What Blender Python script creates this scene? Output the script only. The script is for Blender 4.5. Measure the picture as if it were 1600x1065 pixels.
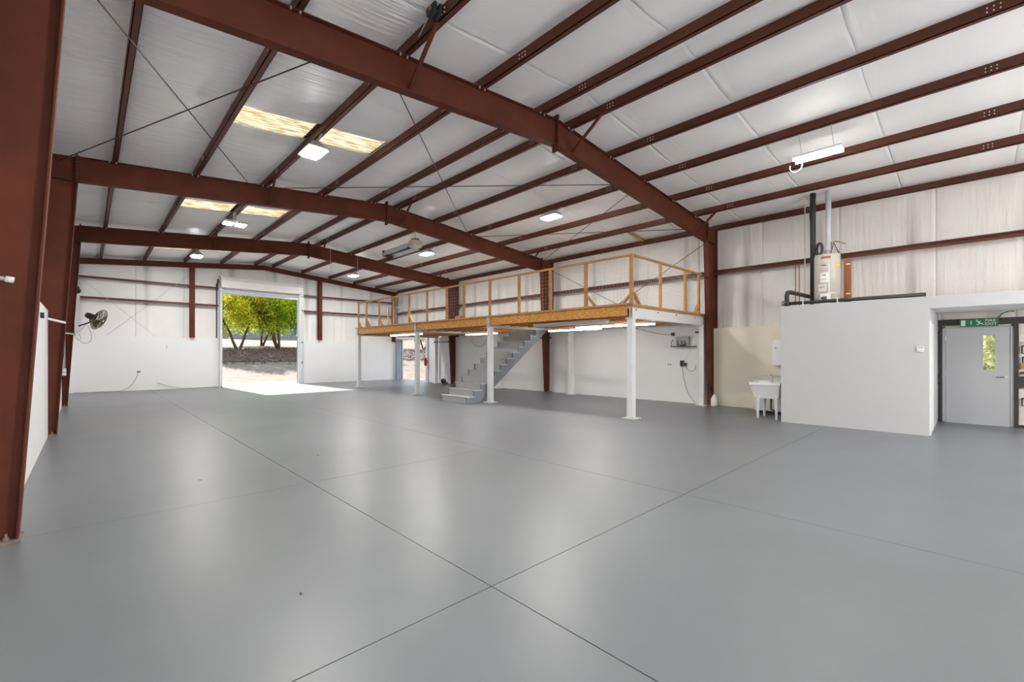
import bpy, math, random
from mathutils import Vector, Matrix, noise
random.seed(7)
for o in list(bpy.data.objects): bpy.data.objects.remove(o)
S = bpy.context.scene
COL = S.collection

# ------------------------------------------------------------------ camera
F_PX, YAW, V0, CAM_H = 694.65, math.radians(43.728), 553.09, 1.46
cd = bpy.data.cameras.new('camera'); cam = bpy.data.objects.new('camera', cd); COL.objects.link(cam)
cd.sensor_width = 36; cd.lens = F_PX/1600*36; cd.shift_y = (V0-532.5)/1600; cd.clip_start = .05; cd.clip_end = 500
cam.location = (0, 0, CAM_H); cam.rotation_euler = (math.pi/2, 0, -YAW)
S.camera = cam
# ------------------------------------------------------------------ sky, sun, exposure
SUN_AZ, SUN_EL = math.radians(2.5), math.radians(34.8)
w = bpy.data.worlds.new('sky'); S.world = w; w.use_nodes = True
bg = w.node_tree.nodes['Background']; bg.inputs[0].default_value = (.80, .90, 1.0, 1); bg.inputs[1].default_value = 2.6
sd = bpy.data.lights.new('sun', 'SUN'); sun = bpy.data.objects.new('sun', sd); COL.objects.link(sun)
sd.energy = 17.0; sd.angle = math.radians(.6); sd.color = (1, .95, .86)
sv = Vector((math.sin(SUN_AZ)*math.cos(SUN_EL), -math.cos(SUN_AZ)*math.cos(SUN_EL), -math.sin(SUN_EL)))
sun.rotation_euler = sv.to_track_quat('-Z', 'Y').to_euler(); sun.location = (0, 60, 45)
S.cycles.diffuse_bounces = 7; S.cycles.max_bounces = 12
S.view_settings.view_transform = 'Standard'; S.view_settings.look = 'None'
S.view_settings.exposure = 0.0; S.view_settings.gamma = 1.0; S.view_settings.use_curve_mapping = False
STRIP_E = 26.0      # glow of the strip-light tubes under the mezzanine
FILL_E = 138.0      # unseen globes added in the rear bay as fill light
LENS_E = 455.0       # high-bay drop lenses
TUBE_E = 75.0       # shop-light tubes and floodlight

# ------------------------------------------------------------------ materials
def srgb(r, g, b):
    f = lambda c: (c/255/12.92 if c/255 <= .04045 else ((c/255+.055)/1.055)**2.4)
    return (f(r), f(g), f(b))
MATS = {}
def mat(name, col, rough=.6, metal=0, var=0.0, vscale=4.0, stretch=(1, 1, 1), bump=0.0, bscale=30.0, bstretch=(1, 1, 1), emit=0, coat=0, spec=.5, trans=0, col2=None, detail=4.0, bdist=.01):
    m = bpy.data.materials.new(name); m.use_nodes = True; MATS[name] = m
    nt = m.node_tree; b = nt.nodes['Principled BSDF']
    b.inputs['Base Color'].default_value = (*col, 1); b.inputs['Roughness'].default_value = rough
    b.inputs['Metallic'].default_value = metal; b.inputs['Specular IOR Level'].default_value = spec
    if coat: b.inputs['Coat Weight'].default_value = coat; b.inputs['Coat Roughness'].default_value = .15
    if emit: b.inputs['Emission Color'].default_value = (*col, 1); b.inputs['Emission Strength'].default_value = emit
    if trans: b.inputs['Transmission Weight'].default_value = trans
    def tex(scale, st, det=detail):
        tc = nt.nodes.new('ShaderNodeTexCoord'); mp = nt.nodes.new('ShaderNodeMapping'); mp.inputs['Scale'].default_value = st
        n = nt.nodes.new('ShaderNodeTexNoise'); n.inputs['Scale'].default_value = scale; n.inputs['Detail'].default_value = det
        nt.links.new(tc.outputs['Object'], mp.inputs[0]); nt.links.new(mp.outputs[0], n.inputs['Vector']); return n
    if var or col2:
        n = tex(vscale, stretch); r = nt.nodes.new('ShaderNodeValToRGB')
        c2 = col2 if col2 else tuple(c*(1-var) for c in col)
        r.color_ramp.elements[0].position = .35; r.color_ramp.elements[1].position = .65
        r.color_ramp.elements[0].color = (*c2, 1); r.color_ramp.elements[1].color = (*col, 1)
        nt.links.new(n.outputs['Fac'], r.inputs[0]); nt.links.new(r.outputs[0], b.inputs['Base Color'])
    if bump:
        n = tex(bscale, bstretch); bp = nt.nodes.new('ShaderNodeBump'); bp.inputs['Strength'].default_value = bump; bp.inputs['Distance'].default_value = bdist
        nt.links.new(n.outputs['Fac'], bp.inputs['Height']); nt.links.new(bp.outputs[0], b.inputs['Normal'])
    return m
mat('floor_paint', (.170, .177, .188), .37, var=.10, vscale=.7, bump=.12, bscale=2.2, bstretch=(1, 1, 1), spec=.36, bdist=.02)
mat('joint', (.04, .04, .04), .9)
mat('steel_red', (.124, .035, .0195), .65, var=.25, vscale=2.2, bump=.03, bscale=60, spec=.15)
mat('purlin_red', (.110, .031, .017), .48, spec=.32, var=.25, vscale=1.5, stretch=(1, .2, 1))
mat('rod', (.05, .035, .03), .5, .3)
mat('insul', (.90, .885, .865), .45, var=.03, vscale=1.2, bump=.30, bscale=5.0, bstretch=(.12, 3.2, 1), bdist=.02)
mat('insul_left', (.90, .885, .865), .45, var=.04, vscale=1.2, bump=1.0, bscale=5.0, bstretch=(.10, 4.2, 1), bdist=.06)
mat('insul_wall', (.74, .705, .66), .5, var=.06, vscale=1.5, bump=.9, bscale=6.0, bstretch=(2.4, 2.4, .2), bdist=.025)
mat('insul_end', (.80, .78, .755), .5, var=.04, vscale=1.5, bump=.15, bscale=4.0, bstretch=(2.2, 2.2, .18), bdist=.02)
mat('white_wall', (.80, .80, .79), .55, var=.03, vscale=.8, bump=.04, bscale=20)
mat('beige_wall', (.80, .735, .60), .55, var=.07, vscale=.7)
mat('partition', (.53, .53, .52), .5, var=.02, vscale=.8)
mat('sheet', (.5, .5, .5), .6)
mat('white_paint', (.80, .80, .79), .4, var=.04, vscale=6)
mat('galv', (.52, .54, .55), .4, .35, var=.15, vscale=8)
mat('base_metal', (.24, .19, .16), .6, var=.4, vscale=14)
mat('galv_light', (.66, .68, .69), .45, .1, var=.08, vscale=8)
mat('wood', (.48, .24, .085), .6, var=.28, vscale=5, stretch=(1, 1, .15))
mat('rail_wood', (.55, .285, .095), .6, var=.22, vscale=5, stretch=(.2, .2, 1))
mat('osb', (.74, .36, .075), .6, col2=(.52, .215, .035), vscale=26, stretch=(.5, .5, 1), detail=2, bump=.25, bscale=26)
mat('osb_deck', (.60, .28, .085), .7, col2=(.44, .18, .05), vscale=18, detail=2)
mat('deck_cover', (.50, .48, .45), .7, var=.08, vscale=3)
mat('board_red', (.42, .145, .055), .6, var=.3, vscale=6, stretch=(3, 3, .3))
mat('stair_tread', (.42, .425, .425), .5, var=.08, vscale=4)
mat('stair_side', (.20, .218, .24), .5, var=.08, vscale=4)
mat('black', (.012, .012, .012), .45)
mat('dark', (.03, .028, .026), .5, var=.2, vscale=6)
mat('dark_steel', (.022, .019, .018), .5)
mat('dark_pipe', (.04, .042, .035), .5, var=.5, vscale=5)
mat('bronze', (.10, .075, .035), .4, .6)
mat('chrome', (.7, .7, .7), .2, .9)
mat('copper', (.35, .2, .13), .4, .5)
mat('plastic_white', (.82, .82, .81), .4)
mat('plastic_grey', (.32, .32, .33), .45)
mat('tank', (.62, .575, .50), .4, var=.05, vscale=3)
mat('label_white', (.85, .84, .80), .5); mat('label_red', (.42, .08, .05), .5); mat('label_yellow', (.85, .62, .12), .5)
mat('label_ink', (.12, .10, .09), .6); mat('paper', (.72, .71, .66), .6)
mat('extinguisher', (.45, .05, .035), .35)
mat('door_grey', (.42, .42, .43), .45, var=.02, vscale=3)
mat('sign_green', (.010, .145, .062), .4); mat('sign_white', (.62, .70, .64), .4)
mat('blue_steel', (.24, .28, .34), .45, var=.05)  # bluish outside sky light on the far jamb, put into its colour
mat('lens', (1, .985, .965), .4, emit=LENS_E); mat('strip_tube', (1, .985, .965), .4, emit=STRIP_E); mat('tube_on', (1, .985, .96), .4, emit=TUBE_E)
mat('globe', (1, .985, .97), .4, emit=FILL_E)
mat('skin_tub', (.83, .83, .81), .3, coat=.2)
mat('dirt', (.140, .109, .085), .95, col2=(.080, .062, .048), vscale=2.2, bump=.6, bscale=12, bdist=.05)
mat('mulch', (.085, .045, .032), .95, col2=(.032, .02, .017), vscale=5, bump=.8, bscale=14, bdist=.08)
mat('concrete', (.36, .345, .33), .85, var=.08, vscale=2)
mat('bark', (.11, .065, .042), .9, var=.4, vscale=8, bump=.6, bscale=20)
mat('house_wall', (.20, .19, .18), .8, var=.05); mat('house_roof', (.20, .17, .16), .8); mat('house_window', (.10, .13, .17), .2)
mat('far_roof', (.09, .105, .12), .7)
def leaf_mat(name, c1, c2, c3):
    m = bpy.data.materials.new(name); m.use_nodes = True; MATS[name] = m; nt = m.node_tree; nt.nodes.clear()
    out = nt.nodes.new('ShaderNodeOutputMaterial'); mx = nt.nodes.new('ShaderNodeMixShader'); mx.inputs[0].default_value = .55
    d = nt.nodes.new('ShaderNodeBsdfDiffuse'); t = nt.nodes.new('ShaderNodeBsdfTranslucent')
    tc = nt.nodes.new('ShaderNodeTexCoord'); n = nt.nodes.new('ShaderNodeTexNoise'); n.inputs['Scale'].default_value = .9; n.inputs['Detail'].default_value = 6
    r = nt.nodes.new('ShaderNodeValToRGB'); r.color_ramp.elements[0].position = .34; r.color_ramp.elements[1].position = .66
    r.color_ramp.elements[0].color = (*c1, 1); r.color_ramp.elements[1].color = (*c3, 1)
    e = r.color_ramp.elements.new(.5); e.color = (*c2, 1)
    L = nt.links.new; L(tc.outputs['Object'], n.inputs['Vector']); L(n.outputs['Fac'], r.inputs[0])
    L(r.outputs[0], d.inputs[0]); L(r.outputs[0], t.inputs[0]); L(d.outputs[0], mx.inputs[1]); L(t.outputs[0], mx.inputs[2]); L(mx.outputs[0], out.inputs[0])
leaf_mat('leaf_yellow', (.26, .30, .02), (.52, .50, .04), (.80, .70, .08))
leaf_mat('leaf_green', (.16, .25, .015), (.37, .47, .035), (.66, .68, .08))
leaf_mat('leaf_pale', (.34, .38, .16), (.55, .58, .30), (.75, .75, .45))
leaf_mat('leaf_dark', (.05, .10, .018), (.11, .18, .03), (.22, .30, .045))
def skylight_mat():
    m = bpy.data.materials.new('fiberglass'); m.use_nodes = True; MATS['fiberglass'] = m; nt = m.node_tree; nt.nodes.clear()
    out = nt.nodes.new('ShaderNodeOutputMaterial'); t = nt.nodes.new('ShaderNodeBsdfTranslucent'); d = nt.nodes.new('ShaderNodeBsdfDiffuse'); mx = nt.nodes.new('ShaderNodeMixShader')
    mx.inputs[0].default_value = .15
    tc = nt.nodes.new('ShaderNodeTexCoord'); mp = nt.nodes.new('ShaderNodeMapping'); mp.inputs['Scale'].default_value = (1.6, 11, 1)
    n = nt.nodes.new('ShaderNodeTexNoise'); n.inputs['Scale'].default_value = 2.2; n.inputs['Detail'].default_value = 7
    r = nt.nodes.new('ShaderNodeValToRGB'); r.color_ramp.elements[0].position = .36; r.color_ramp.elements[1].position = .62
    r.color_ramp.elements[0].color = (.125, .085, .032, 1); r.color_ramp.elements[1].color = (.27, .25, .185, 1)
    L = nt.links.new; L(tc.outputs['Object'], mp.inputs[0]); L(mp.outputs[0], n.inputs['Vector']); L(n.outputs['Fac'], r.inputs[0])
    L(r.outputs[0], t.inputs[0]); L(r.outputs[0], d.inputs[0]); L(t.outputs[0], mx.inputs[1]); L(d.outputs[0], mx.inputs[2]); L(mx.outputs[0], out.inputs[0])
skylight_mat()
def glass_mat():
    m = bpy.data.materials.new('glass'); m.use_nodes = True; MATS['glass'] = m; nt = m.node_tree; nt.nodes.clear()
    out = nt.nodes.new('ShaderNodeOutputMaterial'); t = nt.nodes.new('ShaderNodeBsdfTransparent'); g = nt.nodes.new('ShaderNodeBsdfGlossy'); mx = nt.nodes.new('ShaderNodeMixShader')
    t.inputs[0].default_value = (.95, .97, .95, 1); g.inputs['Roughness'].default_value = .05; mx.inputs[0].default_value = .06
    L = nt.links.new; L(t.outputs[0], mx.inputs[1]); L(g.outputs[0], mx.inputs[2]); L(mx.outputs[0], out.inputs[0])
glass_mat()

# ------------------------------------------------------------------ mesh helpers
class MB:
    def __init__(s): s.v = []; s.f = []
    def add(s, vs, fs):
        b = len(s.v); s.v += [tuple(p) for p in vs]; s.f += [tuple(b+i for i in f) for f in fs]; return s
    def box(s, x0, x1, y0, y1, z0, z1):
        x0, x1 = min(x0, x1), max(x0, x1); y0, y1 = min(y0, y1), max(y0, y1); z0, z1 = min(z0, z1), max(z0, z1)
        return s.add([(x0, y0, z0), (x1, y0, z0), (x1, y1, z0), (x0, y1, z0), (x0, y0, z1), (x1, y0, z1), (x1, y1, z1), (x0, y1, z1)],
                     [(3, 2, 1, 0), (4, 5, 6, 7), (0, 1, 5, 4), (1, 2, 6, 5), (2, 3, 7, 6), (3, 0, 4, 7)])
    def bar(s, p, q, wd, ht, up=(0, 0, 1)):   # box along p->q
        p, q = Vector(p), Vector(q); d = (q-p).normalized(); u = Vector(up); sd_ = d.cross(u)
        if sd_.length < 1e-5: sd_ = d.cross(Vector((1, 0, 0)))
        sd_.normalize(); u = sd_.cross(d); a, b = sd_*wd/2, u*ht/2
        return s.add([p-a-b, p+a-b, p+a+b, p-a+b, q-a-b, q+a-b, q+a+b, q-a+b],
                     [(3, 2, 1, 0), (4, 5, 6, 7), (0, 1, 5, 4), (1, 2, 6, 5), (2, 3, 7, 6), (3, 0, 4, 7)])
    def prism(s, poly, axis, a, b):   # poly in the other two axes
        n = len(poly)
        def P(p, t): return {'x': (t, p[0], p[1]), 'y': (p[0], t, p[1]), 'z': (p[0], p[1], t)}[axis]
        vs = [P(p, a) for p in poly]+[P(p, b) for p in poly]
        fs = [tuple(range(n)), tuple(range(2*n-1, n-1, -1))]+[(i, i+n, (i+1) % n+n, (i+1) % n) for i in range(n)]
        return s.add(vs, fs)
    def tube(s, pts, r, n=8, cap=True):
        pts = [Vector(p) for p in pts]; rs = r if isinstance(r, (list, tuple)) else [r]*len(pts); vs = []
        ref = None
        for i, p in enumerate(pts):
            d = (pts[min(i+1, len(pts)-1)]-pts[max(i-1, 0)]).normalized()
            if ref is None:
                ref = d.cross(Vector((0, 0, 1)))
                if ref.length < 1e-3: ref = d.cross(Vector((1, 0, 0)))
            ref = (ref-d*ref.dot(d)).normalized(); b = d.cross(ref)
            for k in range(n):
                t = 2*math.pi*k/n; vs.append(p+(ref*math.cos(t)+b*math.sin(t))*rs[i])
        fs = []
        for i in range(len(pts)-1):
            for k in range(n): fs.append((i*n+k, i*n+(k+1) % n, (i+1)*n+(k+1) % n, (i+1)*n+k))
        if cap: fs += [tuple(range(n-1, -1, -1)), tuple(range((len(pts)-1)*n, len(pts)*n))]
        return s.add(vs, fs)
    def lathe(s, prof, c=(0, 0, 0), n=20, M=None):   # prof [(r,z)]
        vs = []; c = Vector(c)
        for r, z in prof:
            for k in range(n):
                t = 2*math.pi*k/n; p = Vector((r*math.cos(t), r*math.sin(t), z))
                vs.append((M @ p if M else p)+c)
        fs = []
        for i in range(len(prof)-1):
            for k in range(n): fs.append((i*n+k, i*n+(k+1) % n, (i+1)*n+(k+1) % n, (i+1)*n+k))
        fs += [tuple(range(n-1, -1, -1)), tuple(range((len(prof)-1)*n, len(prof)*n))]
        return s.add(vs, fs)
    def grid(s, nu, nv, fn):
        vs = [fn(i/nu, j/nv) for j in range(nv+1) for i in range(nu+1)]
        return s.add(vs, [(j*(nu+1)+i, j*(nu+1)+i+1, (j+1)*(nu+1)+i+1, (j+1)*(nu+1)+i) for j in range(nv) for i in range(nu)])
    def build(s, name, m, parent=None, smooth=False, **props):
        off = Vector(parent.location) if parent is not None else Vector((0, 0, 0))
        if parent is not None and parent.parent is not None: off = off+parent.parent.location
        base = Vector((0, 0, 0))
        if parent is None and s.v:   # origin at the thing's base centre
            xs, ys, zs = zip(*s.v); base = Vector(((min(xs)+max(xs))/2, (min(ys)+max(ys))/2, min(zs)))
        me = bpy.data.meshes.new(name)
        me.from_pydata([(Vector(v)-off-base) for v in s.v], [], s.f); me.validate(); me.update()
        me.materials.append(MATS[m])
        if smooth:
            for p in me.polygons: p.use_smooth = True
        o = bpy.data.objects.new(name, me); COL.objects.link(o); o.location = base
        if parent is not None: o.parent = parent
        for k, v in props.items(): o[k] = v
        return o
def recalc(o):
    import bmesh
    bm = bmesh.new(); bm.from_mesh(o.data); bmesh.ops.recalc_face_normals(bm, faces=bm.faces); bm.to_mesh(o.data); bm.free(); return o
def thing(name, label, cat, loc=(0, 0, 0), group=None):
    o = bpy.data.objects.new(name, None); COL.objects.link(o); o.location = loc; o.empty_display_size = .2
    o['label'] = label; o['category'] = cat
    if group: o['group'] = group
    return o
def tag(o, label, cat, group=None):
    o['label'] = label; o['category'] = cat
    if group: o['group'] = group
    return o
def struct(o): o['kind'] = 'structure'; return o

# ------------------------------------------------------------------ building numbers
RX, SL = 6.1, .09
def zt(x): return 5.66-SL*abs(x-RX)          # top of rafters
XL, XLW, XR, XRW, YE, YEW, YB = -.68, -.50, 13.18, 13.0, 23.55, 23.40, -7.2
FR = [5.24, 11.49, 17.58]; F0 = -.85
PUR_L = [.36, 1.66, 3.0, 4.33, 5.68]; PUR_R = [6.45, 7.80, 9.15, 10.50, 11.78]
SKY = [(8.03, 8.76), (13.85, 14.72), (20.3, 21.1)]; SX0, SX1 = 1.68, 4.28
DOOR_X0, DOOR_X1, DOOR_H = 4.36, 7.66, 4.24         # main roll-up opening, end wall
RD_Y0, RD_Y1, RD_H, RD_YH = 20.06, 23.20, 2.32, 23.52             # roll-up opening, right wall
FD_Y0, FD_Y1, FD_H = -.52, .52, 2.07                # fire exit

# ------------------------------------------------------------------ floor
fl = struct(MB().box(-.95, 13.6, YB-.2, 23.75, -.25, -.012).build('floor', 'joint'))
xs = [-.9, 1.84, 4.505, 13.55]; ys = [YB-.15, 2.11, 5.24, 23.7]; gx = [0, .0036, .0027, 0]; gy = [0, .0036, .0021, 0]
for i in range(3):
    for j in range(3):
        if i == 2 and j == 2: continue
        j1 = 3 if (i == 2 and j == 1) else j+1
        MB().box(xs[i]+gx[i], xs[i+1]-gx[i+1], ys[j]+gy[j], ys[j1]-gy[j1], -.03, 0).build('floor_slab', 'floor_paint', fl)

# ------------------------------------------------------------------ roof and its insulation
def deck(mb, xa, xb, ya, yb):
    mb.add([(xa, ya, zt(xa)+.20), (xb, ya, zt(xb)+.20), (xb, yb, zt(xb)+.20), (xa, yb, zt(xa)+.20), (xa, ya, zt(xa)+.27), (xb, ya, zt(xb)+.27), (xb, yb, zt(xb)+.27), (xa, yb, zt(xa)+.27)],
           [(3, 2, 1, 0), (4, 5, 6, 7), (0, 1, 5, 4), (1, 2, 6, 5), (2, 3, 7, 6), (3, 0, 4, 7)])
rd = MB(); deck(rd, RX, 13.55, YB-.3, 23.8); deck(rd, -1.05, SX0, YB-.3, 23.8); deck(rd, SX1, RX, YB-.3, 23.8)
skyall = [(-4.2, -3.4), (1.9, 2.7)]+SKY  # first two skylights are added out of view to let in more light
yc = YB-.3
for a, b in sorted(skyall): deck(rd, SX0, SX1, yc, a-.2); yc = b+.2
deck(rd, SX0, SX1, yc, 23.8)
ceil = struct(rd.build('ceiling', 'sheet'))
def sag(x, pur):
    for a, b in zip(pur[:-1], pur[1:]):
        if a <= x <= b:
            t = (x-a)/(b-a); return math.sin(math.pi*t)**.8
    return 0
purl_all_L = [XL]+PUR_L+[RX]; purl_all_R = [RX]+PUR_R+[XR]
def roof_panel(x0, x1, y0, y1, pur, seed, amp=.04):
    xk = []
    for a, b in zip(pur[:-1], pur[1:]):
        for q in range(9):
            xv = a+(b-a)*q/9
            if x0 < xv < x1: xk.append(xv)
    xk = [x0]+xk+[x1]; n = len(xk)-1; yy = [0, .012, .04, .1, .2, .35, .5, .65, .8, .9, .96, .988, 1]
    vs = []; fs = []
    for yq in yy:
        y = y0+(y1-y0)*yq; e = min(yq, 1-yq)*(y1-y0); lip = -.012*math.exp(-(e/.03)**2) if e > .004 else .01
        for i in range(n+1):
            x = xk[i]; sg = sag(x, pur)
            nz = noise.noise(Vector((x*1.6+seed, y*2.2, seed*.37)))*.012*sg+noise.noise(Vector((x*.9, y*9+seed, 3.1)))*.006*sg
            vs.append((x, y, zt(x)+.152-amp*sg*(.55+.45*min(1, e/.45))+lip*min(1, sg*3)+nz))
    for j in range(len(yy)-1):
        for i in range(n): fs.append((j*(n+1)+i, (j+1)*(n+1)+i, (j+1)*(n+1)+i+1, j*(n+1)+i+1))
    return MB().add(vs, fs).build('insulation_panel', 'insul' if x0 >= 2.9 else 'insul_left', ceil, smooth=True)
seams = [YB]
y = 1.16-1.67*5+.001
while y < YE: 
    if y > YB+.1: seams.append(y)
    y += 1.67
if YE-seams[-1] < .4: seams.pop()
seams.append(YE)
for k, (a, b) in enumerate(zip(seams[:-1], seams[1:])):
    roof_panel(RX, XR, a, b, purl_all_R, k*1.7)
    cut = [(p, q) for p, q in skyall if p < b and q > a]
    if not cut: roof_panel(XL, 3.0, a, b, purl_all_L, k*2.3+50, .055); roof_panel(3.0, RX, a, b, purl_all_L, k*2.3+50, .045)
    else:
        roof_panel(XL, SX0, a, b, purl_all_L, k*2.3+50, .055); roof_panel(SX1, RX, a, b, purl_all_L, k*2.3+50, .055)
        p, q = max(cut[0][0], a), min(cut[0][1], b)
        if p-a > .03: roof_panel(SX0, SX1, a, p, purl_all_L, k*2.3+51, .055)
        if b-q > .03: roof_panel(SX0, SX1, q, b, purl_all_L, k*2.3+52, .055)
# translucent corrugated skylights
sn = ['nearest', 'middle', 'farthest']
for k, (a, b) in enumerate(skyall):
    nn = 48
    def fn(u, v, a=a, b=b):
        x = SX0-.04+(SX1-SX0+.08)*u; yv = a-.04+(b-a+.08)*v
        return (x, yv, zt(x)+.155+.008*math.sin(yv*2*math.pi/.09))
    o = MB().grid(12, nn, fn).build('skylight', 'fiberglass', None, True)
    nm = ['rearmost behind the camera', 'behind the camera', 'nearest in view', 'second in view', 'farthest, near the end wall'][k]
    tag(o, 'cream translucent ribbed skylight panel on left roof slope, '+nm, 'skylight', 'roof skylights')

# ------------------------------------------------------------------ walls
def roofline(mb, xa, xb, z0, ya, yb):
    pts = [(xa, z0), (xb, z0), (xb, zt(xb)+.29)]
    if xa < RX < xb: pts.append((RX, zt(RX)+.29))
    pts.append((xa, zt(xa)+.29)); mb.prism(pts, 'y', ya, yb)
m = MB(); roofline(m, -.95, DOOR_X0, -.2, YE+.04, YE+.12); roofline(m, DOOR_X1, 13.5, -.2, YE+.04, YE+.12); roofline(m, DOOR_X0, DOOR_X1, DOOR_H+.05, YE+.04, YE+.12)
wall_end = struct(recalc(m.build('wall_back', 'sheet')))
m = MB(); RB = [(.4, 5.2), (7.2, 12.0)]
roofline(m, -.95, RB[0][0], -.2, YB-.12, YB-.04); roofline(m, RB[0][1], RB[1][0], -.2, YB-.12, YB-.04); roofline(m, RB[1][1], 13.5, -.2, YB-.12, YB-.04)
for a, b in RB: roofline(m, a, b, 4.4, YB-.12, YB-.04)
wall_rear = struct(recalc(m.build('wall_front', 'white_wall')))
m = MB(); X0, X1 = 13.50, 13.56
m.box(X0, X1, YB-.2, FD_Y0, -.2, 5.3).box(X0, X1, FD_Y0, FD_Y1, FD_H, 5.3).box(X0, X1, FD_Y1, RD_Y0, -.2, 5.3).box(X0, X1, RD_Y0, RD_YH, RD_H, 5.3).box(X0, X1, RD_YH, 23.7, -.2, 5.3)
wall_right = struct(m.build('wall_right', 'sheet'))
m = MB(); X0, X1 = -.95, -.88
m.box(X0, X1, YB-.2, 23.7, -.2, 5.3)
wall_left = struct(m.build('wall_left', 'sheet'))

def wall_panel(parent, kind, p, a, b, z0, z1f, girts, m, seed, sgn, amp=.007):
    """kind 'x': plane x=p, runs along y a..b ; kind 'y': plane y=p, runs along x"""
    nv = 26; UU = [0, .004/(b-a), .012/(b-a), .03/(b-a), .07/(b-a), .12, .22, .35, .5, .65, .78, .88]; UU = sorted(set([q_ for q_ in UU]+[1-q_ for q_ in UU])); nu = len(UU)-1
    def fn(u, v):
        u = UU[min(nu, int(round(u*nu)))]
        t = a+(b-a)*u; z = z0+(z1f(t)-z0)*v
        pinch = min([abs(z-gz) for gz in girts]+[9]); pz = min(1, pinch/.5)
        e = min(u, 1-u)*(b-a); d = amp*pz*min(1, e/.15)
        d -= .022*math.exp(-(e/.014)**2)
        return (p+sgn*d, t, z) if kind == 'x' else (t, p+sgn*d, z)
    return recalc_dir(MB().grid(nu, nv, fn).build('insulation_panel', m, parent, True))
def recalc_dir(o): return o
# right wall: liner panels above the wainscot
sy = [-7.0, -4.49, -2.79, -1.09, .61, 2.31, 4.01, 5.71, 7.41, 9.11, 10.81, 12.51, 14.21, 15.91, 17.61, 19.31, 21.01, 22.71, 23.5]
for k, (a, b) in enumerate(zip(sy[:-1], sy[1:])):
    zb = 0.0 if b < 2.4 else 2.05
    if a >= 19.2: zb = 2.32
    if b < 2.4 and a > -1.2:  # around the fire exit
        if a < 0:  # -1.09..0.61
            for (aa, bb, z0) in ((-1.09, FD_Y0-.02, 0), (FD_Y0-.02, FD_Y1+.02, FD_H+.03), (FD_Y1+.02, .61, 0)):
                wall_panel(wall_right, 'x', 13.46, aa, bb, z0, lambda t: 2.44, [2.12], 'insul_wall', k, -1, .02)
            wall_panel(wall_right, 'x', XR, a, b, 2.44, lambda t: 5.28, [3.76, 5.2], 'insul_wall', k, -1); continue
    wall_panel(wall_right, 'x', XR, a, b, max(zb, 0), lambda t: 5.28, [2.2, 3.76, 5.2], 'insul_wall', k, -1)
for k, (a, b) in enumerate(zip(sy[:-1], sy[1:])):
    wall_panel(wall_left, 'x', XL, a, b, 2.0, lambda t: 5.28, [2.2, 3.76, 5.2], 'insul_end', k+40, 1)
ex = [-.68, 1.41, 3.03, 4.36, 6.27, 7.66, 9.51, 11.13, 13.18]
for k, (a, b) in enumerate(zip(ex[:-1], ex[1:])):
    z0 = DOOR_H+.05 if (a >= 4.3 and b <= 7.7) else 2.05
    wall_panel(wall_end, 'y', YE, a, b, z0, lambda t: zt(t)+.2, [3.62, 4.4], 'insul_end', k+20, -1, .02)
# wainscots (parts of their walls)
MB().box(XL-.2, XLW, YB, 23.4, 0, 2.24).build('wainscot', 'white_wall', wall_left)
MB().box(XLW, DOOR_X0-.03, YEW, YE+.04, 0, 2.17).build('wainscot', 'white_wall', wall_end)
MB().box(DOOR_X1+.22, XRW, YEW, YE+.04, 0, 2.18).build('wainscot', 'white_wall', wall_end)
MB().box(XRW, XR+.3, 5.36, RD_Y0-.12, 0, 2.30).build('wainscot', 'white_wall', wall_right)
MB().box(XRW, XR+.3, 2.95, 5.22, 0, 2.20).build('wainscot', 'beige_wall', wall_right, label='beige painted wainscot')
MB().box(XRW+.02, XR+.3, RD_Y0-.12, 23.4, RD_H, 2.5).build('door_header', 'white_wall', wall_right)

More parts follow.
